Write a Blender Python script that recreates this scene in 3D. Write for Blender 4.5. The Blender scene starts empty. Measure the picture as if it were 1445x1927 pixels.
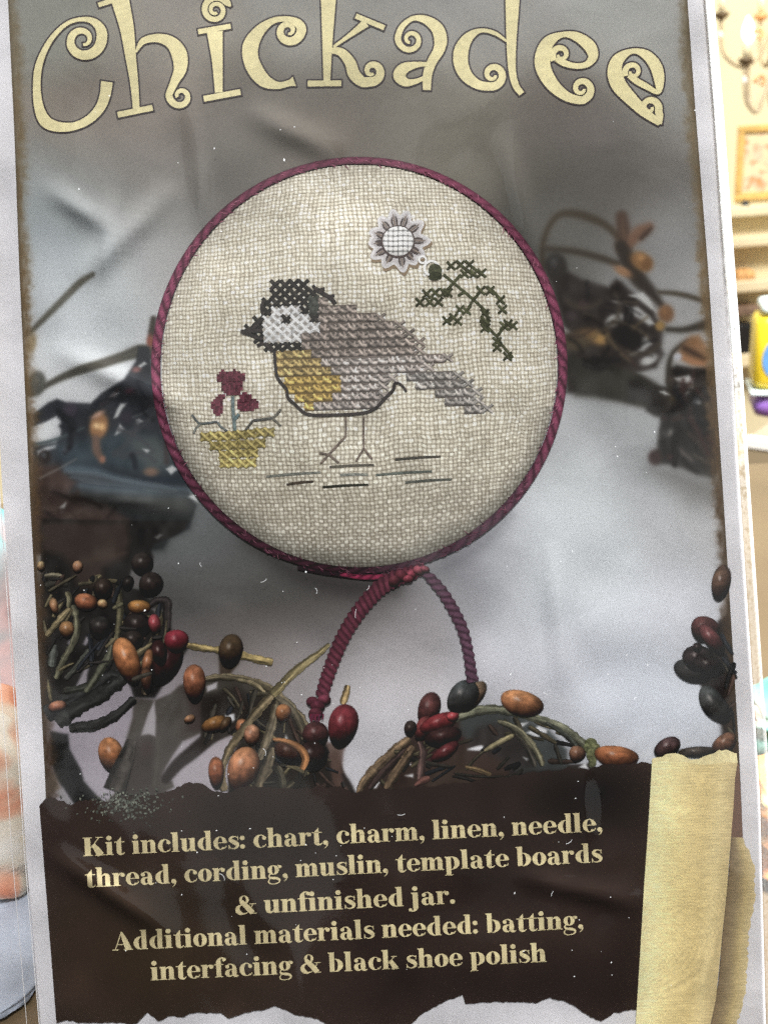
import bpy, math, random
import numpy as np
from mathutils import Vector, Matrix

random.seed(7)
rng = np.random.default_rng(11)
S = bpy.context.scene
COL = S.collection

# ------------------------------------------------------------------ camera
CX, CY, FPX = 722.5, 963.5, 1445 * 35.0 / 24.0      # photo centre, focal length in photo pixels
CAM = np.array([0.0, 0.0, 1.62])
DIST = 0.211
PITCH, ROLL, LEAN = math.radians(20), math.radians(3.0), math.radians(2.0)
Fv = np.array([0, math.cos(PITCH), -math.sin(PITCH)])
R0 = np.array([1.0, 0, 0])
U0 = np.array([0, math.sin(PITCH), math.cos(PITCH)])
Rv = math.cos(ROLL) * R0 - math.sin(ROLL) * U0
Uv = math.sin(ROLL) * R0 + math.cos(ROLL) * U0
cam_d = bpy.data.cameras.new('camera')
cam = bpy.data.objects.new('camera', cam_d)
COL.objects.link(cam)
cam.matrix_world = Matrix(((Rv[0], Uv[0], -Fv[0], CAM[0]), (Rv[1], Uv[1], -Fv[1], CAM[1]),
                           (Rv[2], Uv[2], -Fv[2], CAM[2]), (0, 0, 0, 1)))
cam_d.sensor_fit = 'HORIZONTAL'
cam_d.sensor_width = 24
cam_d.lens = 35
cam_d.clip_start = 0.01
cam_d.clip_end = 60
cam_d.dof.use_dof = True
cam_d.dof.focus_distance = DIST
cam_d.dof.aperture_fstop = 35 / 1.15
S.camera = cam

# ------------------------------------------------------------------ world and lamps
W = bpy.data.worlds.new('World')
S.world = W
W.use_nodes = True
nt = W.node_tree
bg = nt.nodes['Background']
tc = nt.nodes.new('ShaderNodeTexCoord')
vo = nt.nodes.new('ShaderNodeTexVoronoi')          # pale and dark things of a room, as a reflecting surround
vo.inputs['Scale'].default_value = 4.5
bw = nt.nodes.new('ShaderNodeRGBToBW')
rp = nt.nodes.new('ShaderNodeValToRGB')
rp.color_ramp.elements[0].position = 0.48
rp.color_ramp.elements[0].color = (0.045, 0.04, 0.04, 1)
rp.color_ramp.elements[1].position = 0.70
rp.color_ramp.elements[1].color = (0.95, 0.97, 0.95, 1)
nt.links.new(tc.outputs['Generated'], vo.inputs['Vector'])
nt.links.new(vo.outputs['Color'], bw.inputs['Color'])
nt.links.new(bw.outputs['Val'], rp.inputs['Fac'])
nt.links.new(rp.outputs['Color'], bg.inputs['Color'])
bg.inputs['Strength'].default_value = 0.75


def area(name, loc, target, size, energy, color=(1, 1, 1)):
    d = bpy.data.lights.new(name, 'AREA')
    d.shape = 'DISK'
    d.size = size
    d.energy = energy
    d.color = color
    o = bpy.data.objects.new(name, d)
    COL.objects.link(o)
    o.location = loc
    o.rotation_euler = (Vector(target) - Vector(loc)).to_track_quat('-Z', 'Y').to_euler()
    return o


area('window_light', (0.50, -1.80, 7.10), (0, 0.2, 1.52), 2.4, 1270, (1.0, 0.995, 0.985))
area('low_fill', (0.0, -0.52, 1.16), (0, 0.2, 1.48), 0.5, 0.42, (1.0, 0.98, 0.96))  # added fill lamp, brightens the lower card; stands for no real source
area('ceiling_light', (1.6, 2.3, 2.9), (2.2, 3.9, 1.4), 0.8, 30, (1.0, 0.93, 0.76))

S.view_settings.view_transform = 'Standard'
S.view_settings.look = 'None'
S.view_settings.exposure = 0
S.view_settings.gamma = 1
S.view_settings.use_curve_mapping = False
S.cycles.transparent_max_bounces = 24
S.cycles.max_bounces = 8
S.cycles.use_denoising = False

# ------------------------------------------------------------------ colour
GAIN, HAZE = 1 / 0.92, 0.009


def lin(c):
    c = np.clip(np.asarray(c, float) / 255.0, 0, 1)
    return np.where(c <= 0.04045, c / 12.92, ((c + 0.055) / 1.055) ** 2.4)


def ink(c):
    """photographed sRGB of the printed ink -> its albedo (level even light, thin film over it)"""
    return np.clip((lin(c) - HAZE * .6) * GAIN, 0.004, 0.93)


def vnoise(x, y, seed=0):
    x = np.asarray(x, float); y = np.asarray(y, float)
    tab = np.random.default_rng(seed).random((256, 256))
    xi = np.floor(x).astype(int); yi = np.floor(y).astype(int)
    fx = x - xi; fy = y - yi
    fx = fx * fx * (3 - 2 * fx); fy = fy * fy * (3 - 2 * fy)
    a = tab[xi & 255, yi & 255]; b = tab[(xi + 1) & 255, yi & 255]
    c = tab[xi & 255, (yi + 1) & 255]; d = tab[(xi + 1) & 255, (yi + 1) & 255]
    return (a * (1 - fx) + b * fx) * (1 - fy) + (c * (1 - fx) + d * fx) * fy


# ------------------------------------------------------------------ materials
def new_mat(name):
    m = bpy.data.materials.new(name)
    m.use_nodes = True
    return m, m.node_tree, m.node_tree.nodes['Principled BSDF']


def print_mat(name, rough=0.55, grain=0.10, scale=5200, spec=0.2, bump=0.0):
    m, t, p = new_mat(name)
    at = t.nodes.new('ShaderNodeAttribute'); at.attribute_name = 'Col'
    tc = t.nodes.new('ShaderNodeTexCoord')
    n = t.nodes.new('ShaderNodeTexNoise'); n.inputs['Scale'].default_value = scale
    n.inputs['Detail'].default_value = 1
    mr = t.nodes.new('ShaderNodeMapRange')
    mr.inputs['From Min'].default_value = 0.25; mr.inputs['From Max'].default_value = 0.75
    mr.inputs['To Min'].default_value = 1 - grain; mr.inputs['To Max'].default_value = 1 + grain
    mx = t.nodes.new('ShaderNodeVectorMath'); mx.operation = 'SCALE'
    t.links.new(tc.outputs['Object'], n.inputs['Vector'])
    t.links.new(n.outputs['Fac'], mr.inputs['Value'])
    t.links.new(at.outputs['Color'], mx.inputs[0])
    t.links.new(mr.outputs['Result'], mx.inputs['Scale'])
    t.links.new(mx.outputs['Vector'], p.inputs['Base Color'])
    p.inputs['Roughness'].default_value = rough
    p.inputs['Specular IOR Level'].default_value = spec
    return m


M_PRINT = print_mat('printed_ink')
M_SOFT = print_mat('printed_ink_soft_edge')
_t = M_SOFT.node_tree
_at = [n_ for n_ in _t.nodes if n_.type == 'ATTRIBUTE'][0]
_tr = _t.nodes.new('ShaderNodeBsdfTransparent'); _mx = _t.nodes.new('ShaderNodeMixShader')
_out = _t.nodes['Material Output']
_t.links.new(_at.outputs['Alpha'], _mx.inputs['Fac']); _t.links.new(_tr.outputs[0], _mx.inputs[1])
_t.links.new(_t.nodes['Principled BSDF'].outputs[0], _mx.inputs[2]); _t.links.new(_mx.outputs[0], _out.inputs['Surface'])
M_TEXT = print_mat('printed_lettering', grain=0.06)


def plain(name, rgb, rough=0.5, spec=0.5, noise=0.0, scale=20, metal=0.0, detail=3):
    m, t, p = new_mat(name)
    p.inputs['Roughness'].default_value = rough
    p.inputs['Specular IOR Level'].default_value = spec
    p.inputs['Metallic'].default_value = metal
    if noise:
        tc = t.nodes.new('ShaderNodeTexCoord')
        n = t.nodes.new('ShaderNodeTexNoise'); n.inputs['Scale'].default_value = scale
        n.inputs['Detail'].default_value = detail
        r = t.nodes.new('ShaderNodeValToRGB')
        r.color_ramp.elements[0].position = 0.3; r.color_ramp.elements[1].position = 0.7
        r.color_ramp.elements[0].color = (*[c * (1 - noise) for c in rgb], 1)
        r.color_ramp.elements[1].color = (*[min(1, c * (1 + noise)) for c in rgb], 1)
        t.links.new(tc.outputs['Object'], n.inputs['Vector'])
        t.links.new(n.outputs['Fac'], r.inputs['Fac'])
        t.links.new(r.outputs['Color'], p.inputs['Base Color'])
    else:
        p.inputs['Base Color'].default_value = (*rgb, 1)
    return m


def patches(name, stops, scale=20, rough=0.6, detail=2, bump=0.0, distort=0.6):
    """cloth or paper printed in patches of several colours"""
    m, t, p = new_mat(name)
    p.inputs['Roughness'].default_value = rough
    tc = t.nodes.new('ShaderNodeTexCoord')
    n = t.nodes.new('ShaderNodeTexNoise'); n.inputs['Scale'].default_value = scale
    n.inputs['Detail'].default_value = detail; n.inputs['Distortion'].default_value = distort
    r = t.nodes.new('ShaderNodeValToRGB')
    els = r.color_ramp.elements
    while len(els) < len(stops):
        els.new(0.5)
    for e, (pos, c) in zip(els, stops):
        e.position = pos; e.color = (*c, 1)
    t.links.new(tc.outputs['Object'], n.inputs['Vector'])
    t.links.new(n.outputs['Fac'], r.inputs['Fac'])
    t.links.new(r.outputs['Color'], p.inputs['Base Color'])
    return m


# ------------------------------------------------------------------ object helpers
def tag(o, label=None, cat=None, group=None, kind=None):
    if label: o['label'] = label
    if cat: o['category'] = cat
    if group: o['group'] = group
    if kind: o['kind'] = kind
    return o


def empty(name, loc, label, cat, group=None):
    o = bpy.data.objects.new(name, None)
    COL.objects.link(o)
    o.location = loc
    o.empty_display_size = 0.02
    return tag(o, label, cat, group)


def mesh_obj(name, V, faces, mat, parent=None, colors=None, smooth=False):
    me = bpy.data.meshes.new(name)
    V = np.asarray(V, float)
    if isinstance(faces, np.ndarray):
        k = faces.shape[1]; n = len(faces)
        me.vertices.add(len(V)); me.vertices.foreach_set('co', V.ravel())
        me.loops.add(n * k); me.loops.foreach_set('vertex_index', faces.ravel().astype(np.int32))
        me.polygons.add(n)
        me.polygons.foreach_set('loop_start', np.arange(0, n * k, k, dtype=np.int32))
        me.update(calc_edges=True)
    else:
        me.from_pydata([tuple(v) for v in V], [], [tuple(int(i) for i in f) for f in faces])
    if colors is not None:
        a = me.color_attributes.new('Col', 'FLOAT_COLOR', 'POINT')
        c = np.ones((len(V), 4)); c[:, :np.shape(colors)[1]] = colors
        a.data.foreach_set('color', c.ravel())
    if smooth:
        me.polygons.foreach_set('use_smooth', np.ones(len(me.polygons), bool))
    me.materials.append(mat)
    me.update()
    o = bpy.data.objects.new(name, me)
    COL.objects.link(o)
    if parent is not None:
        o.parent = parent
    return o


class MB:
    """collects boxes, tubes, lathes and grids into one mesh"""
    def __init__(s): s.v = []; s.f = []

    def add(s, v, f):
        b = len(s.v); s.v += [tuple(q) for q in v]; s.f += [tuple(i + b for i in q) for q in f]

    def box(s, c, d, bev=0.0, rot=0.0):
        x, y, z = [q / 2 for q in d]
        b = min(bev, x * .9, y * .9, z * .9)
        v, ring = [], []
        if b <= 0:
            prof = [(x, y)]
            levels = [(-z, 0), (z, 0)]
        else:
            levels = [(-z, b), (-z + b * .3, b * .3), (-z + b, 0), (z - b, 0), (z - b * .3, b * .3), (z, b)]
        for (zz, ins) in levels:
            pts = []
            xx, yy = x - ins, y - ins
            for (sx, sy, a0) in ((1, 1, 0), (-1, 1, 90), (-1, -1, 180), (1, -1, 270)):
                if b <= 0:
                    pts.append((sx * xx, sy * yy))
                else:
                    for k in range(4):
                        a = math.radians(a0 + 30 * k)
                        pts.append((sx * (xx - b) + b * math.cos(a), sy * (yy - b) + b * math.sin(a)))
            ring.append(len(pts)); v += [(p[0], p[1], zz) for p in pts]
        n = ring[0]
        f = []
        for l in range(len(levels) - 1):
            for k in range(n):
                f.append((l * n + k, l * n + (k + 1) % n, (l + 1) * n + (k + 1) % n, (l + 1) * n + k))
        f.append(tuple(range(n))[::-1]); f.append(tuple(range((len(levels) - 1) * n, len(levels) * n)))
        ca, sa = math.cos(rot), math.sin(rot)
        s.add([(c[0] + p[0] * ca - p[1] * sa, c[1] + p[0] * sa + p[1] * ca, c[2] + p[2]) for p in v], f)

    def tube(s, pts, r, n=10, cap=True):
        pts = [Vector(p) for p in pts]
        rs = r if isinstance(r, (list, tuple)) else [r] * len(pts)
        v = []; f = []
        ref = None
        for i, p in enumerate(pts):
            d = (pts[min(i + 1, len(pts) - 1)] - pts[max(i - 1, 0)]).normalized()
            if ref is None:
                ref = d.orthogonal().normalized()
            a = (ref - d * ref.dot(d)).normalized(); ref = a
            b = d.cross(a)
            for k in range(n):
                t = 2 * math.pi * k / n
                v.append(p + (a * math.cos(t) + b * math.sin(t)) * rs[i])
        for i in range(len(pts) - 1):
            for k in range(n):
                f.append((i * n + k, i * n + (k + 1) % n, (i + 1) * n + (k + 1) % n, (i + 1) * n + k))
        if cap:
            f.append(tuple(range(n))[::-1]); f.append(tuple(range((len(pts) - 1) * n, len(pts) * n)))
        s.add(v, f)

    def lathe(s, prof, c, n=20):
        v = []; f = []
        for (r, z) in prof:
            for k in range(n):
                t = 2 * math.pi * k / n
                v.append((c[0] + r * math.cos(t), c[1] + r * math.sin(t), c[2] + z))
        for i in range(len(prof) - 1):
            for k in range(n):
                f.append((i * n + k, i * n + (k + 1) % n, (i + 1) * n + (k + 1) % n, (i + 1) * n + k))
        f.append(tuple(range(n))[::-1]); f.append(tuple(range((len(prof) - 1) * n, len(prof) * n)))
        s.add(v, f)

    def build(s, name, mat, parent=None, smooth=True):
        return mesh_obj(name, s.v, s.f, mat, parent, smooth=smooth)


def at(x, y, depth):
    """point of the place at a given depth along the camera's axis"""
    return CAM + depth * (Fv + (x - CX) / FPX * Rv - (y - CY) / FPX * Uv)


# ================================================================== THE PLACE BEHIND
wall_m = plain('cream_wall_paint', (0.66, 0.58, 0.38), 0.7, 0.2, noise=0.05, scale=3)
floor_m = plain('brown_floor', (0.20, 0.14, 0.085), 0.5, noise=0.25, scale=4)
cream_m = plain('cream_trim_paint', (0.72, 0.64, 0.43), 0.5, 0.3, noise=0.04, scale=8)
wood_m = plain('brown_wood', (0.23, 0.165, 0.09), 0.5, noise=0.2, scale=9)
WY = math.radians(9)          # the wall runs slightly away to the right
wc = at(1425, 400, 4.0)
wall_dir = Vector((math.cos(WY), math.sin(WY), 0))
wall_nrm = Vector((math.sin(WY), -math.cos(WY), 0))


def on_wall(x, y, off):
    """point where the sight line meets the plane `off` metres in front of the wall"""
    d = Fv + (x - CX) / FPX * Rv - (y - CY) / FPX * Uv
    n = np.array(wall_nrm)
    t = (n @ (wc - CAM) + off) / (n @ d)
    return Vector(CAM + t * d)


w = MB(); w.box((0, 0, 1.5), (9, 0.12, 3.0))
o = w.build('wall', wall_m, smooth=False)
p0 = Vector((wc[0], wc[1], 0)) - wall_nrm * 0.06
o.location = p0; o.rotation_euler = (0, 0, WY); tag(o, kind='structure')
w = MB(); w.box((1.5, 1.5, -0.05), (9, 8, 0.1))
tag(w.build('floor', floor_m, smooth=False), kind='structure')


def wall_box(name, x0, y0, x1, y1, off, depth, mat, bev=0.006, parent=None, long=None):
    """a box against the wall spanning the two picture corners on its front"""
    a = on_wall(x0, y0, off + depth); b = on_wall(x1, y1, off + depth)
    wd = (b - a).dot(wall_dir)
    ht = abs(a.z - b.z)
    c = (a + b) / 2 - wall_nrm * (depth / 2)
    if long:
        c += wall_dir * (long - wd) / 2; wd = long
    m = MB(); m.box((0, 0, 0), (abs(wd), depth, ht), bev)
    o = m.build(name, mat, parent, smooth=False)
    o.location = c; o.rotation_euler = (0, 0, WY)
    return o


# ledges and shelves along the wall
o = wall_box('wall_ledge', 1352, 391, 1480, 402, 0.0, 0.07, cream_m, long=2.4)
tag(o, 'cream moulded ledge on the wall below the gilt picture', 'ledge')
shelf_m = plain('cream_shelf_paint', (0.74, 0.62, 0.41), 0.45, 0.3, noise=0.04, scale=6)
o = wall_box('wall_shelf', 1362, 448, 1480, 459, 0.0, 0.09, shelf_m, long=2.2)
tag(o, 'cream wall shelf just under the moulded ledge, topmost of the shelves', 'shelf', 'cream shelves along the wall')
o = wall_box('wall_shelf', 1372, 531, 1480, 544, 0.0, 0.10, shelf_m, long=2.2)
tag(o, 'cream wall shelf with the orange pouch lying on it', 'shelf', 'cream shelves along the wall')
o = wall_box('wall_shelf', 1385, 668, 1480, 684, 0.0, 0.12, shelf_m, long=2.2)
tag(o, 'lowest cream wall shelf with the black box standing on it', 'shelf', 'cream shelves along the wall')
o = wall_box('pouch', 1389, 509, 1424, 531, 0.01, 0.07, plain('orange_cloth', (0.62, 0.34, 0.13), 0.7, noise=0.3, scale=40), 0.018)
tag(o, 'small orange brown pouch lying on a cream wall shelf', 'pouch')
o = wall_box('black_box', 1390, 612, 1419, 668, 0.02, 0.09, plain('black_card', (0.012, 0.012, 0.013), 0.4), 0.006)
tag(o, 'black upright box on the lowest wall shelf beside the yellow package', 'box')
o = wall_box('wooden_tray', 1385, 578, 1430, 592, 0.0, 0.08, plain('dark_wood_tray', (0.20, 0.13, 0.09), 0.5, noise=0.3, scale=30), 0.006)
tag(o, 'dark brown wooden rail fixed to the wall above the black box', 'rail')

# gilt framed picture
gilt = plain('gilt_frame', (0.62, 0.40, 0.13), 0.4, noise=0.18, scale=30)
pic_m = patches('faded_floral_picture', [(0.36, (0.50, 0.26, 0.10)), (0.45, (0.66, 0.47, 0.34)), (0.52, (0.70, 0.58, 0.36)), (0.75, (0.74, 0.64, 0.40))], scale=26, detail=2)
a = on_wall(1397, 236, 0.03); b = on_wall(1388, 378, 0.03)
pw, ph = 0.33, (a - b).length
pr = empty('framed_picture', (0, 0, 0), 'gilt framed faded floral picture hanging on the cream wall', 'picture')
pr.location = Vector((b.x, b.y, b.z)) - wall_nrm * 0.028
pr.rotation_euler = (0, 0, WY)
m = MB()
for (c, d) in (((pw / 2, 0, ph - .012), (pw, .028, .024)), ((pw / 2, 0, .012), (pw, .028, .024)), ((.012, 0, ph / 2), (.024, .0275, ph - .049)), ((pw - .012, 0, ph / 2), (.024, .0275, ph - .049))):
    m.box((c[0], c[1] - 0.0, c[2]), d, .005)
m.build('frame', gilt, pr, smooth=False)
m = MB(); m.box((pw / 2, .004, ph / 2), (pw - .05, .012, ph - .05))
m.build('canvas', pic_m, pr, smooth=False)
kn = MB(); kn.lathe([(0.002, 0), (.011, .002), (.015, .010), (.012, .020), (.005, .027), (.002, .03)], (0, 0, 0))
o = kn.build('trinket', plain('black_glaze', (0.01, 0.015, 0.02), 0.3))
q = on_wall(1402, 391, 0.05); o.location = (q.x, q.y, q.z)
tag(o, 'small dark round trinket on the ledge under the picture corner', 'ornament')

# chandelier
ch_c = at(1466, 70, 3.0)
ch = empty('chandelier', (ch_c[0], ch_c[1], ch_c[2]), 'ornate cream chandelier with curved arms and a lit candle bulb', 'chandelier')
ivory = plain('ivory_metal', (0.46, 0.37, 0.24), 0.35, noise=0.2, scale=30)
cupm = plain('bronze_cups', (0.10, 0.065, 0.03), 0.4)
copper = plain('copper_scrolls', (0.72, 0.36, 0.16), 0.35, noise=0.3, scale=60)
glassy = plain('white_crystal', (0.92, 0.90, 0.85), 0.15)
bulb_m, t_, p_ = new_mat('lit_bulb')
p_.inputs['Base Color'].default_value = (1, .9, .6, 1)
p_.inputs['Emission Color'].default_value = (1, .80, .38, 1)
p_.inputs['Emission Strength'].default_value = 6
m = MB()
m.lathe([(.004, -.19), (.012, -.18), (.02, -.15), (.010, -.11), (.022, -.07), (.026, -.03), (.012, .02), (.016, .08), (.010, .12), (.006, .2), (.006, 1.0)], (0, 0, 0))
m.build('column', ivory, ch)


def cr(p, t):
    i = min(int(t), len(p) - 2); u = t - i
    a, b, c, d = p[max(i - 1, 0)], p[i], p[i + 1], p[min(i + 2, len(p) - 1)]
    return tuple(.5 * (2 * b[k] + (c[k] - a[k]) * u + (2 * a[k] - 5 * b[k] + 4 * c[k] - d[k]) * u * u + (3 * b[k] - a[k] - 3 * c[k] + d[k]) * u ** 3) for k in range(len(b)))


def arm(ang, rad, z, tier):
    ca, sa = math.cos(ang), math.sin(ang)
    pr_ = [(.015, -.03), (.05, -.10), (rad * .6, -.13), (rad * .92, -.095), (rad, -.02), (rad, 0)]
    pts = [cr(pr_, t) for t in np.linspace(0, len(pr_) - 1, 26)]
    m = MB(); m.tube([(r * ca, r * sa, z + zz) for r, zz in pts], .0058, 8)
    ar = m.build('arm', ivory, ch)
    m = MB(); m.lathe([(.004, -.012), (.016, -.006), (.021, .004), (.019, .008), (.006, .004)], (rad * ca, rad * sa, z), 14)
    m.build('drip_cup', cupm if (tier == 0 or ang < 4) else copper, ar)
    m = MB(); m.lathe([(.0085, .006), (.0085, .045), (.007, .047)], (rad * ca, rad * sa, z), 12)
    m.build('candle_tube', cream_m, ar)
    m = MB(); m.lathe([(.003, .048), (.011, .058), (.0135, .072), (.010, .090), (.004, .104), (.001, .110)], (rad * ca, rad * sa, z), 14)
    m.build('bulb', bulb_m, ar)
    m = MB()
    for k in range(22):      # scroll at the foot of the arm
        pass
    sp = [((.055 + .022 * (1 - t) * math.cos(5.5 * t)), .022 * (1 - t) * math.sin(5.5 * t) - .055) for t in np.linspace(0, .95, 18)]
    m.tube([(r * ca, r * sa, z + zz) for r, zz in sp], .005, 6)
    m.build('scroll', copper, ar)
    m = MB(); m.lathe([(.001, -.062), (.007, -.048), (.004, -.034), (.001, -.026)], (rad * ca, rad * sa, z), 10)
    m.build('crystal_drop', glassy, ar)


for k in range(4):
    arm(math.radians(205 + 90 * k), 0.112, -0.055, 0)
for k in range(4):
    arm(math.radians(180 + 90 * k), 0.158, 0.062, 1)

# cabinet with a bright edge, and the yellow package on it
cab_m = plain('cabinet_side', (0.30, 0.235, 0.145), 0.45, noise=0.12, scale=10)
top_m = plain('cabinet_top', (0.52, 0.40, 0.27), 0.4, noise=0.1, scale=12)
edge_m = plain('white_edging', (0.9, 0.88, 0.82), 0.35)
corner = at(1404, 826, 1.15)
CB = math.radians(-38)
cab = empty('display_cabinet', (corner[0], corner[1], 0), 'brown display cabinet with white top edging at the right', 'cabinet')
cab.rotation_euler = (0, 0, CB)
H = corner[2]
m = MB(); m.box((.45, .30, (H - .012) / 2), (.9, .6, H - .012), 0.0); m.build('body', cab_m, cab, smooth=False)
m = MB(); m.box((.45, .305, H - .0055), (.9, .588, .011), 0.0); m.build('top', top_m, cab, smooth=False)
m = MB(); m.box((.45, .004, H - .004), (.905, .009, .013), .002); m.build('edging', edge_m, cab, smooth=False)

yp = at(1457, 806, 1.24)
pk = empty('yellow_package', (yp[0], yp[1], H), 'yellow tin with blue ovals and purple bands on the brown cabinet', 'tin')
pk.rotation_euler = (0, 0, math.radians(-12))
yel = plain('yellow_print', (0.86, 0.64, 0.03), 0.35, noise=0.06, scale=30)
pur = plain('purple_print', (0.24, 0.12, 0.42), 0.4, noise=0.2, scale=40)
blu = plain('blue_print', (0.15, 0.38, 0.78), 0.4, noise=0.25, scale=45)
pale = plain('pale_blue_rim', (0.72, 0.86, 0.88), 0.3)
m = MB(); m.box((.012, 0, .073), (.082, .06, .080), .010); m.build('body', yel, pk)
m = MB(); m.box((.012, 0, .014), (.078, .058, .0275), .011); m.build('base_band', pur, pk)
m = MB(); m.box((.012, 0, .030), (.086, .064, .004), .0015); m.build('seam_rim', pale, pk)
m = MB(); m.box((.014, 0, .1195), (.076, .056, .012), .005); m.build('lid', pale, pk)
m = MB(); m.box((.0, -.0295, .101), (.026, .004, .018), .003); m.box((.034, -.0295, .101), (.026, .004, .018), .003); m.build('purple_patch', pur, pk)
m = MB()
for k in (-.008, .034):
    prof = []
    n = 24
    v = [(k, -.0325, .068)] + [(k + .0135 * math.cos(2 * math.pi * i / n), -.0312, .068 + .021 * math.sin(2 * math.pi * i / n)) for i in range(n)]
    m.add(v, [(0, 1 + (i + 1) % n, 1 + i) for i in range(n)])
m.build('oval_badge', blu, pk)

# ------------------------------------------------------------------ display shelf under the packet and cloth bundles
base_pt = at(760, 2010, DIST * 0.965)
TZ = base_pt[2]
tab = empty('display_table', (0.0, base_pt[1] + 0.1, 0), 'tall brown wooden display table under the kit packet', 'table')
tab_m = plain('brown_table_top', (0.16, 0.115, 0.065), 0.4, noise=0.18, scale=14)
m = MB(); m.box((0, .06, TZ - .0155), (0.6, .36, .03), .004); m.build('top', tab_m, tab, smooth=False)
for sx in (-1, 1):
    for sy in (-.07, .19):
        m = MB(); m.box((sx * .26, sy, (TZ - .031) / 2), (.04, .04, TZ - .031), .003); m.build('leg', tab_m, tab, smooth=False)


def bundle(name, c, dims, mat, label, cat, seed, rot=0.0, fold=0.10, group=None):
    """a soft folded bundle: rounded block with creases, resting on its base"""
    nu, nv = 64, 40
    V = []
    for i in range(nv + 1):
        ph_ = -math.pi / 2 + math.pi * i / nv
        for j in range(nu):
            th = 2 * math.pi * j / nu
            sp = lambda q, e: math.copysign(abs(q) ** e, q)
            x = sp(math.cos(ph_), .45) * sp(math.cos(th), .5)
            y = sp(math.cos(ph_), .45) * sp(math.sin(th), .5)
            z = sp(math.sin(ph_), .5)
            V.append((x, y, z))
    V = np.array(V)
    n1 = vnoise(V[:, 0] * 2.2 + V[:, 2] * 3 + 40, V[:, 1] * 2.2 + V[:, 2] * 4.2 + 40, seed) - .5
    n2 = vnoise(V[:, 0] * 7 + V[:, 2] * 2 + 80, V[:, 1] * 6 + V[:, 2] * 11 + 80, seed + 1) - .5
    V = V * (1 + fold * 1.3 * n1 + fold * .6 * n2)[:, None]
    V = V * (np.array(dims) / 2)
    V[:, 2] = np.maximum(V[:, 2], -dims[2] / 2 * .93) + dims[2] / 2 * .93
    faces = []
    for i in range(nv):
        for j in range(nu):
            faces.append((i * nu + j, i * nu + (j + 1) % nu, (i + 1) * nu + (j + 1) % nu, (i + 1) * nu + j))
    o = mesh_obj(name, V, faces, mat, smooth=True)
    o.location = c; o.rotation_euler = (0, 0, rot)
    return tag(o, label, cat, group)


coral = patches('coral_print_cotton', [(0.34, (0.80, 0.28, 0.15)), (0.43, (0.90, 0.52, 0.36)), (0.50, (0.93, 0.84, 0.70)), (0.64, (0.95, 0.90, 0.82)), (0.72, (0.90, 0.66, 0.20))], scale=38, distort=1.2)
teal = patches('teal_print_cotton', [(0.33, (0.06, 0.20, 0.21)), (0.43, (0.20, 0.50, 0.50)), (0.50, (0.45, 0.46, 0.48)), (0.58, (0.70, 0.50, 0.50)), (0.70, (0.13, 0.15, 0.19))], scale=30, distort=1.0)
orange = patches('orange_print_cotton', [(0.34, (0.82, 0.20, 0.09)), (0.44, (0.92, 0.45, 0.16)), (0.52, (0.94, 0.74, 0.38)), (0.66, (0.95, 0.86, 0.66))], scale=40, distort=1.0)
greyb = plain('slate_cotton', (0.40, 0.45, 0.54), 0.6, noise=0.3, scale=50)
bp = at(-60, 1800, 0.31)


def rest(x, y, depth, dims, **k):
    """bundle standing on the table with its visible face near a picture point"""
    q = at(x, y, depth)
    return (q[0], q[1], k.get('z', TZ))


def bundle_at(px_edge, side, y_top, depth, w, d, mat, label, seed, fold=.10, rot=0.0, z0=None):
    """bundle whose inner side and top show at the given picture position"""
    z0 = TZ if z0 is None else z0
    k = depth / FPX
    q = at(px_edge + side * (w / 2) / k, y_top, depth)
    hgt = (q[2] - z0) / (1 + .5 * fold)
    bundle('fabric_bundle', (q[0], q[1], z0), (w, d, hgt), mat, label, 'fabric', seed, rot, fold)
    return q[2]


zb = bundle_at(92, -1, 1792, .236, .080, .046, greyb, 'flat slate grey folded cloth on the table under the coral bundle', 8, .05)
bundle_at(56, -1, 1285, .243, .075, .032, coral, 'cream and coral patterned cloth bundle left of the packet, on slate cloth', 3, z0=zb - .0015)
bundle_at(34, -1, 930, .30, .075, .034, teal, 'teal and grey patterned cloth bundle standing behind the coral bundle', 5, .07)
bundle_at(1424, 1, 1420, .243, .07, .032, orange, 'orange and peach patterned cloth bundle on the table right of the packet', 12)
bundle_at(1410, 1, 1290, .288, .075, .03, patches('green_teal_cotton', [(0.36, (0.10, 0.32, 0.24)), (0.46, (0.22, 0.48, 0.40)), (0.55, (0.70, 0.42, 0.32)), (0.7, (0.35, 0.33, 0.31))], scale=32), 'green and grey cloth bundle standing behind the orange bundle', 15)
# a plain support block the packet leans on
sup = MB(); sup.box((0, 0, .055), (.07, .03, .11), .004)
o = sup.build('display_block', plain('white_block', (.7, .7, .7), .5, noise=.03), smooth=False)

# ================================================================== THE PACKET
UP = math.cos(LEAN) * U0 + math.sin(LEAN) * Fv
NN = np.cross(R0, UP)                      # points away from viewer?  (x cross z = -y)
if NN @ Fv > 0: NN = -NN                   # make it face the camera
P0 = CAM + DIST * Fv
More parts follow.
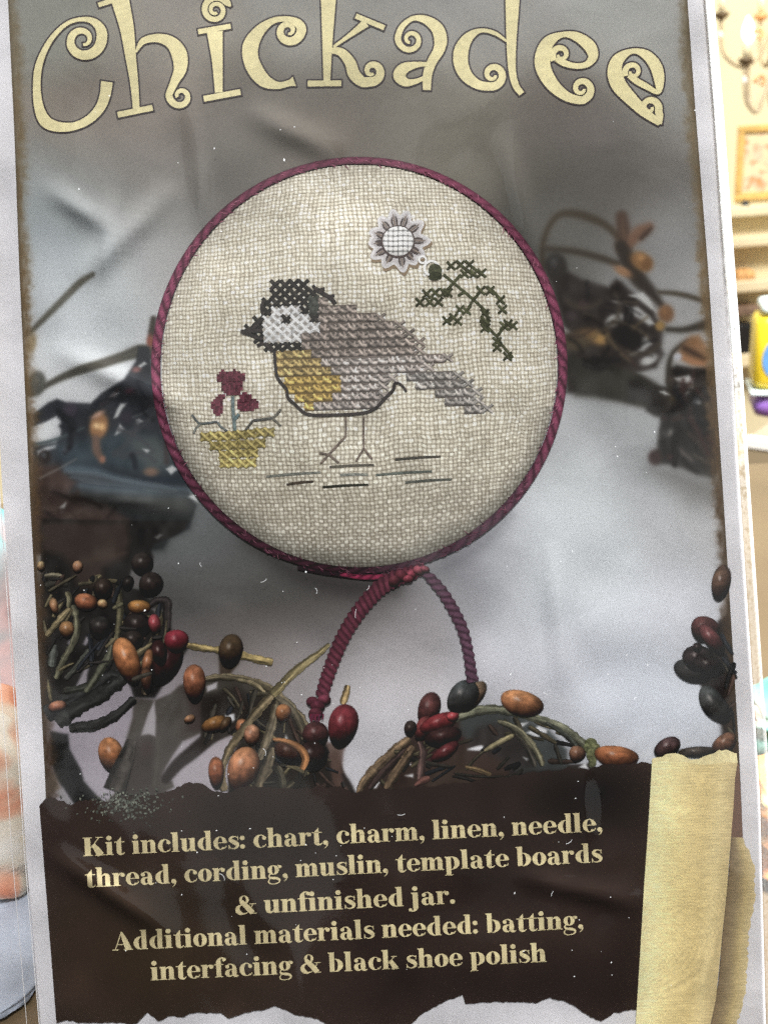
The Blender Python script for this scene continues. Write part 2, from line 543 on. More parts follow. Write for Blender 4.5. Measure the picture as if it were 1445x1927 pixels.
# packet frame: origin at the middle of its lower edge
def plane_hit(x, y, h=0.0):
    x = np.asarray(x, float); y = np.asarray(y, float)
    d = Fv + ((x - CX) / FPX)[..., None] * Rv - ((y - CY) / FPX)[..., None] * Uv
    t = (((P0 - CAM) @ NN) + h) / (d @ NN)
    return CAM + t[..., None] * d if np.ndim(t) else CAM + t * d
ORG = plane_hit(np.array([765.0]), np.array([2010.0]), 0.0)[0]
packet = empty('kit_packet', ORG, 'printed bird cross-stitch kit card in a clear plastic sleeve leaning upright', 'kit packet')
packet.matrix_world = Matrix(((R0[0], -NN[0], UP[0], ORG[0]), (R0[1], -NN[1], UP[1], ORG[1]), (R0[2], -NN[2], UP[2], ORG[2]), (0, 0, 0, 1)))
bpy.context.view_layer.update()
o.location = (ORG[0], 0, TZ)
# the block stands right behind the leaning card
bk = plane_hit(np.array([765.0]), np.array([963.0]), 0.0)[0]
slope = UP[1] / UP[2]
o.location = (ORG[0], ORG[1] + slope * 0.11 + 0.022, TZ)
tag(o, 'plain white block on the table behind the leaning packet', 'block')


def PX(x, y, h=0.0):
    """picture point on the printed face -> packet coordinates, h metres proud of the face"""
    x = np.atleast_1d(np.asarray(x, float)); y = np.atleast_1d(np.asarray(y, float))
    h = np.broadcast_to(np.asarray(h, float), x.shape)
    d = Fv + ((x - CX) / FPX)[:, None] * Rv - ((y - CY) / FPX)[:, None] * Uv
    t = (((P0 - CAM) @ NN) + h) / (d @ NN)
    p = CAM + t[:, None] * d - ORG
    return np.stack([p @ R0, -(p @ NN), p @ UP], 1)


LH = 18e-6      # one ink layer


class Ink:
    """flat printed shapes gathered in one mesh: picture coordinates, sRGB colours, layer heights"""
    def __init__(s, layer): s.x = []; s.y = []; s.h = []; s.c = []; s.a = []; s.f = []; s.n = 0; s.base = layer * LH; s.k = 0

    def put(s, x, y, c, faces, step=2.2e-6, alpha=None):
        x = np.asarray(x, float); s.k += 1
        s.x.append(x); s.y.append(np.asarray(y, float)); s.h.append(np.full(len(x), s.base + min(s.k, 60) * step))
        c = np.asarray(c, float)
        if c.ndim == 1: c = np.tile(c, (len(x), 1))
        s.a.append(np.ones(len(x)) if alpha is None else np.asarray(alpha, float))
        s.c.append(c)
        s.f += [tuple(i + s.n for i in q) for q in faces]; s.n += len(x)

    def grid(s, X, Y, C, alpha=None):
        r, q = X.shape
        f = [(i * q + j, i * q + j + 1, (i + 1) * q + j + 1, (i + 1) * q + j) for i in range(r - 1) for j in range(q - 1)]
        s.put(X.ravel(), Y.ravel(), C.reshape(-1, 3), f, alpha=None if alpha is None else alpha.ravel())

    def poly(s, pts, c):
        """star-shaped outline as a fan from its middle"""
        p = np.array(pts, float); m = p.mean(0)
        n = len(p)
        s.put(np.r_[m[0], p[:, 0]], np.r_[m[1], p[:, 1]], c, [(0, 1 + i, 1 + (i + 1) % n) for i in range(n)])

    def strip(s, pts, colfn, step=3.0, nac=5, closed=False, spline=True, wscale=1.0, wadd=0.0, bump=None, taper=0.0, soft=0.0, rough=0.0):
        P = sample(pts, step, spline, closed)
        if len(P) < 2: return
        xy = P[:, :2]
        d = np.gradient(xy, axis=0)
        if closed:
            d[0] = xy[1] - xy[-2]; d[-1] = d[0]
        d /= np.maximum(np.linalg.norm(d, axis=1), 1e-9)[:, None]
        nrm = np.stack([-d[:, 1], d[:, 0]], 1)
        w = (P[:, 2] * wscale + wadd) / 2
        L = np.r_[0, np.cumsum(np.linalg.norm(np.diff(xy, axis=0), axis=1))]
        if bump: w = w * (1 + bump[1] * np.cos(2 * np.pi * L / bump[0]))
        if rough: w = w * (1 + rough * ((vnoise(L / 9, xy[:, 0] * 0 + pts[0][0] / 7, 46) - .5) * 2 + (vnoise(L / 3.2, xy[:, 0] * 0 + pts[0][1] / 5, 47) - .5)))
        if taper: w = w * np.clip(np.minimum(L, L[-1] - L) / taper + .3, 0, 1) ** .6
        t = np.linspace(-1, 1, nac)
        al = None
        if soft:                                   # one more pair of rails outside, fading to nothing
            k_ = 1 + 2 * soft / np.maximum(w * 2, 1.0)
            tt_ = np.concatenate([-k_[:, None], np.repeat(t[None], len(w), 0), k_[:, None]], 1)
            X = xy[:, 0, None] + nrm[:, 0, None] * w[:, None] * tt_
            Y = xy[:, 1, None] + nrm[:, 1, None] * w[:, None] * tt_
            T2 = np.repeat(np.r_[-1, t, 1][None], len(w), 0)
            C = colfn(np.repeat(L[:, None], nac + 2, 1), T2, X, Y) if callable(colfn) else np.broadcast_to(np.asarray(colfn, float), X.shape + (3,))
            al = np.ones(X.shape); al[:, 0] = 0; al[:, -1] = 0
            e_ = np.clip(np.minimum(L, L[-1] - L) / 2.0, 0, 1); al *= e_[:, None]
            s.grid(X, Y, np.asarray(C), al)
            return
        X = xy[:, 0, None] + nrm[:, 0, None] * w[:, None] * t
        Y = xy[:, 1, None] + nrm[:, 1, None] * w[:, None] * t
        if callable(colfn):
            C = colfn(np.repeat(L[:, None], nac, 1), np.repeat(t[None], len(L), 0), X, Y)
        else:
            C = np.broadcast_to(np.asarray(colfn, float), X.shape + (3,))
        s.grid(X, Y, np.asarray(C))

    def ellipse(s, cx, cy, rx, ry, ang, colfn, nr=6, n=22, egg=0.0, soft=0.0):
        a = math.radians(ang); ca, sa = math.cos(a), math.sin(a)
        rr = np.linspace(0, 1, nr + 1)[1:]
        if soft: rr = np.r_[rr, 1 + soft / min(rx, ry)]; nr += 1
        th = np.linspace(0, 2 * np.pi, n, endpoint=False)
        U = np.r_[0, (rr[:, None] * np.cos(th)).ravel()]; V = np.r_[0, (rr[:, None] * np.sin(th)).ravel()]
        dx, dy = U * rx, V * ry
        dx = dx * (1 - egg * V)
        X = cx + dx * ca - dy * sa; Y = cy + dx * sa + dy * ca
        C = colfn(U * ca - V * sa, U * sa + V * ca, X, Y) if callable(colfn) else np.tile(np.asarray(colfn, float), (len(U), 1))
        f = [(0, 1 + k, 1 + (k + 1) % n) for k in range(n)]
        for i in range(nr - 1):
            for k in range(n):
                a_, b_ = 1 + i * n, 1 + (i + 1) * n
                f.append((a_ + k, b_ + k, b_ + (k + 1) % n, a_ + (k + 1) % n))
        al = None
        if soft: al = np.ones(len(U)); al[-n:] = 0
        s.put(X, Y, C, f, alpha=al)

    def build(s, name, parent, mat=None, label=None):
        V = PX(np.concatenate(s.x), np.concatenate(s.y), np.concatenate(s.h))
        A_ = np.concatenate(s.a)
        o = mesh_obj(name, V, s.f, mat or (M_SOFT if A_.min() < 1 else M_PRINT), parent, colors=np.c_[ink(np.concatenate(s.c)), A_])
        if label: o['label'] = label
        return o


def sample(pts, step=3.0, spline=True, closed=False):
    P = np.array(pts, float)
    if P.shape[1] == 2: P = np.c_[P, np.ones(len(P))]
    if closed: P = np.vstack([P, P[:1]])
    out = []
    n = len(P)
    for i in range(n - 1):
        b, c = P[i], P[i + 1]
        if closed:
            a = P[i - 1] if i > 0 else P[-2]; d = P[i + 2] if i + 2 < n else P[1]
        else:
            a = P[i - 1] if i > 0 else 2 * b - c; d = P[i + 2] if i + 2 < n else 2 * c - b
        k = max(1, int(math.ceil(np.linalg.norm(c[:2] - b[:2]) / step)))
        for u in np.arange(k) / k:
            if spline:
                out.append(.5 * (2 * b + (c - a) * u + (2 * a - 5 * b + 4 * c - d) * u * u + (3 * b - a - 3 * c + d) * u ** 3))
            else:
                out.append(b + (c - b) * u)
    out.append(P[-1])
    out = np.array(out); out[:, 2] = np.maximum(out[:, 2], .2)
    return out


Lx = lambda y: np.interp(y, [-200, 0, 250, 500, 950, 1450, 1520, 1927, 2100], [7, 15, 27, 36, 57, 84, 87, 107, 116])
Rx = lambda y: np.interp(y, [-200, 0, 200, 500, 950, 1400, 1500, 1927, 2100], [1281, 1293.5, 1308, 1332, 1362, 1390, 1394.5, 1416, 1424])
CLx = lambda y: np.interp(y, [-200, 500, 900, 1400, 1600, 1927, 2100], [-45, -16, 3, 36, 48, 75, 86])
CRx = lambda y: np.interp(y, [-200, 0, 200, 450, 700, 900, 1400, 1500, 1927, 2100], [1315, 1328, 1344, 1361, 1379, 1391, 1423.5, 1430, 1441, 1446])

# ------------------------------------------------------------------ the white card
card_m = plain('white_card', (0.74, 0.73, 0.76), 0.5, 0.25, noise=0.03, scale=260)
ys = np.linspace(-130, 2010, 60)
V = []
for h in (-2.0e-5, -6.0e-4):
    V.append(PX(CLx(ys), ys, h)); V.append(PX(CRx(ys), ys, h))
n = len(ys)
V = np.vstack(V)
f = []
for i in range(n - 1):
    f += [(i, i + 1, n + i + 1, n + i), (2 * n + i, 3 * n + i, 3 * n + i + 1, 2 * n + i + 1), (i, 2 * n + i, 2 * n + i + 1, i + 1), (n + i, n + i + 1, 3 * n + i + 1, 3 * n + i)]
f += [(0, n, 3 * n, 2 * n), (n - 1, 3 * n - 1, 4 * n - 1, 2 * n - 1)]
mesh_obj('card', V, f, card_m, packet)

# ------------------------------------------------------------------ the printed photograph (soft, out-of-focus ground)
NX, NY = 700, 900
yy = np.linspace(-128, 1530, NY)
uu = np.linspace(0, 1, NX)
GX = (Lx(yy)[:, None] * (1 - uu) + Rx(yy)[:, None] * uu)
GY = np.repeat(yy[:, None], NX, 1)
gx, gy = GX.ravel(), GY.ravel()
SM = [(100,40,140,140,132),(300,60,146,140,132),(600,60,150,148,142),(900,60,152,150,146),(1200,60,160,160,156),(1270,200,150,150,146),
(150,250,140,130,120),(300,250,140,130,122),(450,220,116,110,102),(600,230,118,110,100),(800,250,122,116,106),(900,250,128,122,108),(1000,250,106,99,93),(1150,250,106,99,93),(1250,330,118,112,106),
(100,350,140,146,146),(200,350,142,138,132),(300,350,135,130,124),(420,330,116,112,106),(900,330,122,118,106),(1000,350,84,80,72),(1150,350,92,88,82),(1280,400,130,130,128),
(90,430,168,178,182),(170,430,165,172,176),(280,420,150,152,152),(1050,440,115,113,108),(1250,480,140,140,140),(1000,450,86,84,78),
(80,520,185,190,194),(200,520,185,190,192),(290,500,178,176,174),(120,600,195,200,204),(220,600,196,200,203),(150,660,205,208,210),(110,740,210,212,214),(110,820,205,206,208),
(1290,560,162,162,162),(1200,650,172,172,170),(1100,800,168,170,172),(1200,820,165,167,168),(1080,900,190,194,196),(1200,900,175,177,180),(1150,980,205,209,212),(1280,1000,190,190,192),
(1000,1000,195,198,202),(1000,1150,202,206,210),(1150,1100,210,214,218),(1250,1150,206,208,215),(1050,1250,206,208,216),(1200,1300,208,212,220),(950,1250,205,205,212),(1150,1400,205,208,216),
(900,1100,178,179,185),(850,1050,122,122,128),(800,1150,152,147,150),(750,1200,178,172,174),(700,1120,85,80,78),(600,1120,80,78,74),(500,1100,75,76,72),(450,1060,85,86,84),(400,1050,95,97,98),(360,1000,120,125,128),(330,1100,80,80,78),(380,1150,90,86,84),(450,1180,110,102,98),(550,1180,120,112,110),(600,1250,168,163,165),(500,1260,168,158,160),(350,1280,152,144,148),(700,1300,197,194,198),(760,1300,207,204,208),(680,1420,204,202,208),(250,1350,165,156,166),(300,1450,176,168,176),(170,1450,170,163,173),(170,1380,155,146,156),(1000,1430,205,205,212)]
num = np.zeros((len(gx), 3)); den = np.zeros(len(gx))
for (sx, sy, r, g, b) in SM:
    d2 = (gx - sx) ** 2 + (gy - sy) ** 2
    wgt = np.exp(-d2 / (2 * 62.0 ** 2)) + 1e-5 / (1 + d2 / 1e4) ** 2
    num += wgt[:, None] * np.array([r, g, b]); den += wgt
RGB = num / den[:, None]
cloud = (vnoise(gx / 150, gy / 150, 3) - .5) * 6 + (vnoise(gx / 4, gy / 4, 4) - .5) * 5
RGB += cloud[:, None]


def blend(alpha, idx, c):
    global RGB
    a = np.clip(alpha, 0, 1)[:, None]
    RGB[idx] = RGB[idx] * (1 - a) + np.asarray(c, float) * a


def box_idx(x0, y0, x1, y1):
    return np.nonzero((gx > x0) & (gx < x1) & (gy > y0) & (gy < y1))[0]


def p_stroke(pts, c, blur=5, op=1.0, c_hi=None):
    P = sample(pts, 5)
    r = P[:, 2].max() / 2 + blur * 2
    idx = box_idx(P[:, 0].min() - r, P[:, 1].min() - r, P[:, 0].max() + r, P[:, 1].max() + r)
    if not len(idx): return
    best = np.full(len(idx), 1e9)
    for a, b in zip(P[:-1], P[1:]):
        ab = b[:2] - a[:2]; L2 = max(ab @ ab, 1e-6)
        t = np.clip(((gx[idx] - a[0]) * ab[0] + (gy[idx] - a[1]) * ab[1]) / L2, 0, 1)
        d = np.hypot(gx[idx] - a[0] - t * ab[0], gy[idx] - a[1] - t * ab[1]) - (a[2] + (b[2] - a[2]) * t) / 2
        best = np.minimum(best, d)
    al = 1 / (1 + np.exp(np.clip(best / (blur * .45), -30, 30)))
    blend(al * op, idx, c)
    if c_hi is not None:
        blend(np.clip(-(best + P[:, 2].mean() * .28) / (P[:, 2].mean() * .3), 0, 1) * .6 * op, idx, c_hi)


def p_ell(cx, cy, rx, ry, ang, c, blur=5, op=1.0, hi=None):
    a = math.radians(ang); R = max(rx, ry) + blur * 3
    idx = box_idx(cx - R, cy - R, cx + R, cy + R)
    if not len(idx): return
    dx, dy = gx[idx] - cx, gy[idx] - cy
    u = (dx * math.cos(a) + dy * math.sin(a)) / rx; v = (-dx * math.sin(a) + dy * math.cos(a)) / ry
    q = np.hypot(u, v)
    sd = (q - 1) * min(rx, ry)
    blend(op / (1 + np.exp(np.clip(sd / (blur * .45), -30, 30))), idx, c)
    if hi is not None:
        q2 = np.hypot(u + .15, v + .3)
        blend(np.exp(-(q2 / .42) ** 2) * .8 * op, idx, hi)


def p_poly(pts, c, blur=6, op=1.0, tex=0):
    P = np.array(pts, float)
    idx = box_idx(P[:, 0].min() - 3 * blur, P[:, 1].min() - 3 * blur, P[:, 0].max() + 3 * blur, P[:, 1].max() + 3 * blur)
    x, y = gx[idx], gy[idx]
    ins = np.zeros(len(idx), bool); best = np.full(len(idx), 1e9)
    n = len(P)
    for i in range(n):
        a, b = P[i], P[(i + 1) % n]
        ab = b - a; L2 = max(ab @ ab, 1e-6)
        t = np.clip(((x - a[0]) * ab[0] + (y - a[1]) * ab[1]) / L2, 0, 1)
        best = np.minimum(best, np.hypot(x - a[0] - t * ab[0], y - a[1] - t * ab[1]))
        cr_ = ((a[1] > y) != (b[1] > y)) & (x < (b[0] - a[0]) * (y - a[1]) / (b[1] - a[1] + 1e-12) + a[0])
        ins ^= cr_
    sd = np.where(ins, -best, best)
    cc = np.asarray(c, float)
    if tex:
        nn = (vnoise(x / 14, y / 20, 9) - .5) * tex + (vnoise(x / 40, y / 30, 10) - .5) * tex
        cc = cc[None] + nn[:, None]
    blend(op / (1 + np.exp(np.clip(sd / (blur * .45), -30, 30))), idx, cc)


def Z(o, s):
    """coordinates read off an enlarged detail of the photograph -> picture pixels"""
    return lambda pts: [((p[0] / s + o[0]), (p[1] / s + o[1])) + tuple(q / s for q in p[2:]) for p in pts]


zL, z4, z5, z3r = Z((0, 900), 2.89), Z((0, 450), 2.89), Z((900, 450), 2.651), Z((900, 0), 2.651)
z10, z11, zb3 = Z((450, 950), 2.89), Z((900, 900), 2.651), Z((0, 1400), 2.89)
q6, q7, q8 = Z((1010, 390), 4.014), Z((1180, 600), 6.02), Z((50, 620), 4.379)
DKB = (44, 38, 35)
PALE = (186, 186, 184)
# --- upper right wreath, out of focus
p_poly(q6([(70,440),(120,380),(190,385),(230,480),(330,540),(540,600),(600,540),(640,560),(700,620),(880,760),(900,830),(960,900),(940,1050),(960,1110),(900,1210),(760,1250),(900,1330),(1000,1420),(1010,1560),(700,1480),(450,1420),(220,1400),(200,900),(150,700),(100,560)]), DKB, 6, tex=18)
p_poly(q6([(210,1120),(560,1180),(760,1260),(980,1420),(1000,1540),(640,1460),(300,1420)]), (52,50,42), 10, tex=10)
p_stroke(q6([(45,440,52),(48,270,42),(100,130,42),(180,52,50),(300,48,62),(430,88,62),(530,140,56),(610,215,50)]), (70,61,48), 5)
p_stroke(q6([(80,310,42),(300,335,50),(480,380,52),(610,425,50)]), (66,58,47), 5)
p_stroke(q6([(640,70,90),(655,180,108),(650,300,110)]), (78,59,47), 6, c_hi=(104,78,60))
p_stroke(q6([(700,270,80),(770,190,96),(850,140,54)]), (118,86,66), 6)
p_stroke(q6([(790,230,30),(830,190,40),(862,158,20)]), (66,48,38), 5)
p_stroke(q6([(640,290,90),(700,420,130),(770,540,120),(860,640,90),(935,730,50)]), (52,44,37), 6)
p_ell(1207, 491, 22, 16, 35, (138,98,58), 5, hi=(186,136,84)); p_ell(1217, 497, 9, 12, 20, (118,82,50), 5)
p_ell(1172, 510, 17, 8, 28, (156,114,80), 4)
p_ell(1045, 500, 20, 25, 0, (50,46,42), 6, hi=(78,76,74))
for pg in ([(700,665),(800,640),(850,690),(900,785),(860,765),(780,700)], [(680,750),(760,750),(850,820),(890,880),(850,892),(740,820)], [(690,1120),(780,1060),(790,980),(830,975),(865,1030),(800,1090)]):
    p_poly(q6(pg), PALE, 4)
for e in ((595,852,74,46,-20),(848,1150,64,36,-25),(215,930,36,20,30),(600,715,34,14,28),(775,940,14,20,0)):
    (q,) = q6([(e[0], e[1])]); p_ell(q[0], q[1], e[2] / 4.014, e[3] / 4.014, e[4], PALE if e[2] > 40 else (140,136,134), 4)
p_ell(1118, 632, 30, 13, 8, (128,96,60), 6); p_ell(1131, 636, 13, 11, 0, (176,134,76), 6); p_ell(1080, 643, 28, 16, 0, (86,74,56), 8)
p_ell(1180, 633, 32, 30, 0, (30,26,25), 8)
p_ell(1253, 590, 15, 17, 0, (122,86,58), 5, hi=(142,100,64)); p_ell(1242, 613, 9, 9, 0, (158,124,72), 4)
p_stroke(q6([(920,640,30),(1050,650,38),(1180,680,40),(1310,725,36)]), (74,66,54), 4)
p_stroke(q6([(990,922,36),(1100,925,44),(1200,905,60),(1300,880,90)]), (54,48,40), 5)
p_ell(1098, 573, 12, 10, 0, (74,58,58), 5, .7); p_ell(1075, 594, 10, 8, 0, (72,60,62), 5, .7)
# right hand cluster
p_poly(q7([(470,560),(560,520),(740,550),(880,540),(1000,520),(1075,1650),(980,1810),(800,1770),(640,1700),(470,1650),(330,1640),(290,1570),(340,1460),(360,1250),(390,1120),(300,1095),(225,1040),(215,960),(0,920),(0,700),(100,690),(240,770),(440,765)]), (42,38,35), 5, tex=18)
p_stroke(q7([(680,250,44),(540,360,54),(478,500,60),(478,660,66),(500,800,70)]), (54,48,40), 5)
p_poly(q7([(630,280),(720,190),(810,178),(910,300),(975,430),(890,535),(740,525),(590,440),(560,420)]), (140,100,66), 6, tex=16)
p_stroke(q7([(650,330,60),(760,390,70),(860,440,40)]), (60,44,35), 7); p_stroke(q7([(620,430,40),(740,480,50),(870,510,30)]), (164,114,80), 5); p_ell(1275, 671, 8, 7, -30, (180,180,186), 3)
for pg in ([(540,670),(700,640),(742,680),(740,772),(560,765)], [(585,840),(690,828),(625,888)], [(375,825),(420,815),(485,860),(430,858)]):
    p_poly(q7(pg), (196,196,194), 3.5)
p_ell(1312, 755, 6, 5, 30, (196,196,196), 3); p_ell(1259, 814, 8, 6, 0, (118,114,110), 5)
p_stroke(q7([(650,1125,26),(740,1130,30),(840,1150,20)]), (84,80,78), 5); p_stroke(q7([(590,1470,40),(650,1540,60),(730,1600,30)]), (92,86,83), 5)
p_stroke(q7([(760,1540,16),(860,1600,18),(960,1650,14)]), (96,88,76), 4, .7); p_ell(1261, 860, 6, 5, 0, (110,70,70), 4); p_ell(1232, 861, 12, 14, 0, (60,40,37), 5)
p_stroke(q7([(520,900,70),(560,960,60)]), (72,60,42), 8); p_ell(1339, 758, 12, 16, 0, (104,84,66), 6)
p_stroke(q7([(1000,1200,14),(1018,1300,22),(1030,1410,12)]), (206,146,78), 2)
p_poly([(1225,885),(1270,880),(1362,895),(1364,955),(1300,945)], (112,110,106), 30, .8)
def p_vines(area, n, seed, flow, sd, blur, tones):
    r_ = random.Random(seed)
    P = np.array(area, float); x0, y0 = P.min(0); x1, y1 = P.max(0); k = 0
    def inside(x, y):
        q = False
        for i in range(len(P)):
            a, b = P[i], P[(i + 1) % len(P)]
            if ((a[1] > y) != (b[1] > y)) and x < (b[0] - a[0]) * (y - a[1]) / (b[1] - a[1] + 1e-12) + a[0]: q = not q
        return q
    while k < n:
        x, y = r_.uniform(x0, x1), r_.uniform(y0, y1)
        if not inside(x, y): continue
        k += 1
        a = r_.gauss(flow, sd); cv = r_.gauss(0, .22); w = r_.uniform(5, 13); path = []
        for i in range(r_.randint(4, 9)):
            path.append((x, y, w * (1 - .05 * i))); x += 11 * math.cos(a); y += 11 * math.sin(a); a += cv
            if not inside(x, y): break
        if len(path) < 3: continue
        p_stroke(path, r_.choice(tones), blur, r_.uniform(.55, .95))
p_vines(q6([(110,420),(190,400),(230,490),(540,610),(640,580),(900,840),(930,1060),(760,1240),(300,1240),(200,900)]), 34, 21, .5, .7, 4.5, [(24,20,19),(30,26,23),(74,63,50),(92,78,58),(58,46,40),(26,24,24)])
p_vines(q7([(470,560),(740,550),(980,560),(1040,1640),(800,1740),(400,1620),(360,1250),(400,1080)]), 26, 22, .9, .8, 4.5, [(24,21,20),(30,26,25),(72,62,54),(64,44,40),(28,28,30)])
# --- left: twigs against the pale cloth, dark cluster
p_stroke([(50,632,9),(104,578,12),(149,533,13),(174,516,9)], (86,83,72), 3.5, c_hi=(104,101,88))
p_stroke(q8([(30,520,70),(160,460,50),(300,390,60),(450,330,74),(620,280,78),(800,220,84),(930,180,110),(1010,190,110)]), (76,73,64), 3.5, c_hi=(88,86,76))
p_ell(68, 722, 18, 24, 15, (84,84,78), 4, hi=(104,104,98)); p_ell(58, 646, 10, 20, 10, (150,132,100), 4)
p_stroke([(289,600,12),(286,625,14),(284,645,10)], (66,58,52), 3); p_ell(283, 642, 7, 12, 0, (146,84,68), 3)
p_poly(q8([(50,700),(180,600),(250,570),(330,600),(530,607),(620,520),(800,410),(900,260),(920,140),(1010,140),(1030,280),(1060,560),(1120,860),(1200,1010),(1330,1230),(1340,1380),(1400,1450),(1340,1640),(1180,1720),(1130,1800),(900,1850),(50,1850),(50,960),(240,930),(280,850),(278,720),(150,765),(60,795)]), (46,49,54), 3, tex=16)
p_poly(q8([(45,840),(250,712),(272,760),(170,892),(50,918)]), (214,216,218), 3)
p_poly(q8([(190,890),(270,848),(282,882),(240,895)]), (190,192,196), 2.5); p_poly(q8([(90,1005),(160,965),(245,948),(240,975),(150,1005),(100,1040)]), (178,180,182), 3)
p_poly(q8([(240,950),(520,900),(800,830),(1050,880),(1190,1010),(1260,1180),(980,1200),(640,1130),(380,1150),(250,1060)]), (62,76,84), 12, .85, tex=10)
p_poly(q8([(830,900),(1060,880),(1200,1000),(1180,1140),(1000,1150),(900,1060)]), (84,90,88), 12, .8)
p_poly(q8([(60,1100),(260,1120),(400,1260),(360,1340),(700,1460),(860,1580),(880,1760),(50,1850)]), (70,54,48), 9, .95, tex=16)
p_stroke(q8([(330,1150,60),(560,1170,70),(800,1240,60),(1080,1290,50),(1330,1320,40)]), (86,102,112), 6, .85)
p_stroke(q8([(380,1210,30),(640,1260,34),(900,1300,30),(1100,1330,24)]), (52,62,70), 4, .8)
p_stroke(q8([(450,1290,50),(760,1320,60),(1060,1350,50),(1320,1370,40)]), (74,88,96), 6, .7)
p_stroke(q8([(980,1220,60),(1180,1240,60),(1320,1250,40)]), (42,52,62), 6, .9)
p_poly(q8([(420,1350),(900,1370),(1330,1370),(1385,1450),(1340,1560),(1000,1540),(760,1480),(500,1420)]), (82,84,80), 12, .85, tex=10)
p_poly(q8([(850,1600),(1000,1540),(1340,1540),(1330,1640),(1180,1720),(1130,1820),(880,1850)]), (40,42,42), 10, .95, tex=10)
p_stroke(q8([(60,950,36),(200,920,30),(330,870,20),(470,810,10)]), (74,84,86), 3)
p_ell(84, 860, 12, 13, 0, (48,42,42), 3, hi=(80,84,88))
p_ell(186, 801, 17, 24, 12, (160,114,76), 4); p_ell(182, 801, 6, 5, 0, (246,206,150), 4); p_ell(192, 803, 5, 6, 0, (240,190,130), 4); p_ell(184, 780, 11, 4, -30, (190,150,128), 3)
p_stroke(q8([(570,900,60),(580,1000,70),(620,1080,40)]), (116,92,80), 4); p_ell(193, 864, 5, 6, 0, (160,112,92), 3)
p_ell(257, 695, 8, 5, -10, (136,92,88), 3, .9); p_ell(244, 736, 8, 5, 0, (100,66,78), 4, .9); p_ell(132, 771, 12, 12, 0, (72,62,76), 6, .8); p_ell(238, 785, 10, 10, 0, (60,54,64), 5, .8)
for pg in ([(720,730),(745,660),(775,610),(832,600),(790,650),(750,720)], [(728,870),(770,780),(805,820),(770,850)], [(905,745),(930,735),(962,755),(912,782)], [(960,985),(1020,990),(990,1020)], [(680,560),(720,520),(760,520),(720,555)], [(1150,1150),(1200,1120),(1245,1150),(1190,1195)], [(270,1470),(325,1425),(310,1500),(285,1510)], [(920,300),(970,265),(990,280),(940,312)], [(1335,1380),(1390,1350),(1410,1420)]):
    p_poly(q8(pg), (206,208,208), 2.2, .9)
p_ell(284, 888, 13, 8, 0, (134,104,86), 4, .85)
p_stroke(q8([(110,1225,16),(260,1150,12),(410,1065,8)]), (126,122,118), 2.5, .6)
p_stroke(q8([(880,720,10),(960,690,8),(1040,640,6)]), (104,110,112), 2.5, .7)
p_stroke(q8([(100,1590,14),(300,1560,12),(520,1460,14),(640,1430,8)]), (96,82,76), 4, .6)
p_vines(q8([(200,620),(540,620),(820,430),(960,280),(1030,300),(1080,700),(1180,1020),(1290,1220),(700,1100),(280,1060)]), 24, 23, -.4, .7, 3.6, [(30,32,36),(36,38,44),(72,74,78),(66,52,54),(56,62,68)])
p_vines(q8([(60,1120),(300,1180),(860,1560),(860,1820),(60,1840)]), 18, 24, -.2, .6, 4, [(46,36,33),(84,68,60),(56,44,40),(40,33,32)])
# --- lower left cluster: the dark tangle behind the berries
q1, q2, q3, q4, q5_ = Z((60, 980), 4.817), Z((70, 1260), 4.129), Z((380, 1220), 4.516), Z((660, 1270), 5.352), Z((880, 1270), 4.25)
VD = (36, 34, 33)
p_poly(q1([(80,-20),(870,0),(1420,0),(1385,80),(1270,150),(1110,210),(1075,260),(1105,330),(1085,440),(990,490),(900,450),(885,520),(860,600),(970,620),(1060,715),(1250,720),(1265,1030),(1410,1050),(1415,1160),(1330,1290),(1240,1420),(1115,1610),(925,1610),(900,1520),(860,1450),(780,1385),(700,1440),(640,1500),(480,1650),(300,1760),(80,1760)]), VD, 2.6, tex=20)
p_poly(q1([(90,20),(860,10),(885,180),(840,330),(640,420),(640,620),(420,600),(360,420),(270,300),(100,260)]), (64,52,46), 8, .95, tex=12)
p_poly(q1([(100,40),(600,60),(620,200),(400,360),(300,300),(110,280)]), (58,47,42), 8, .6)
p_stroke(q1([(450,370,16),(620,340,22),(860,290,14)]), (74,60,52), 4, .7)
for pg in ([(395,1512),(495,1312),(522,1300),(500,1400),(495,1492)], [(330,1650),(352,1582),(480,1552),(430,1600),(370,1660)], [(690,1445),(715,1400),(775,1365),(795,1392),(740,1430)], [(905,460),(960,490),(985,530),(960,620),(900,600),(870,600)], [(1085,800),(1150,775),(1185,810),(1180,880),(1130,850)], [(465,1120),(490,1060),(525,1045),(520,1090),(485,1130)], [(325,1110),(350,1075),(345,1130)], [(1115,150),(1160,120),(1185,130),(1140,165)]):
    p_poly(q1(pg), (150,143,150) if pg[0][1] > 900 else (104,100,100), 2.2)
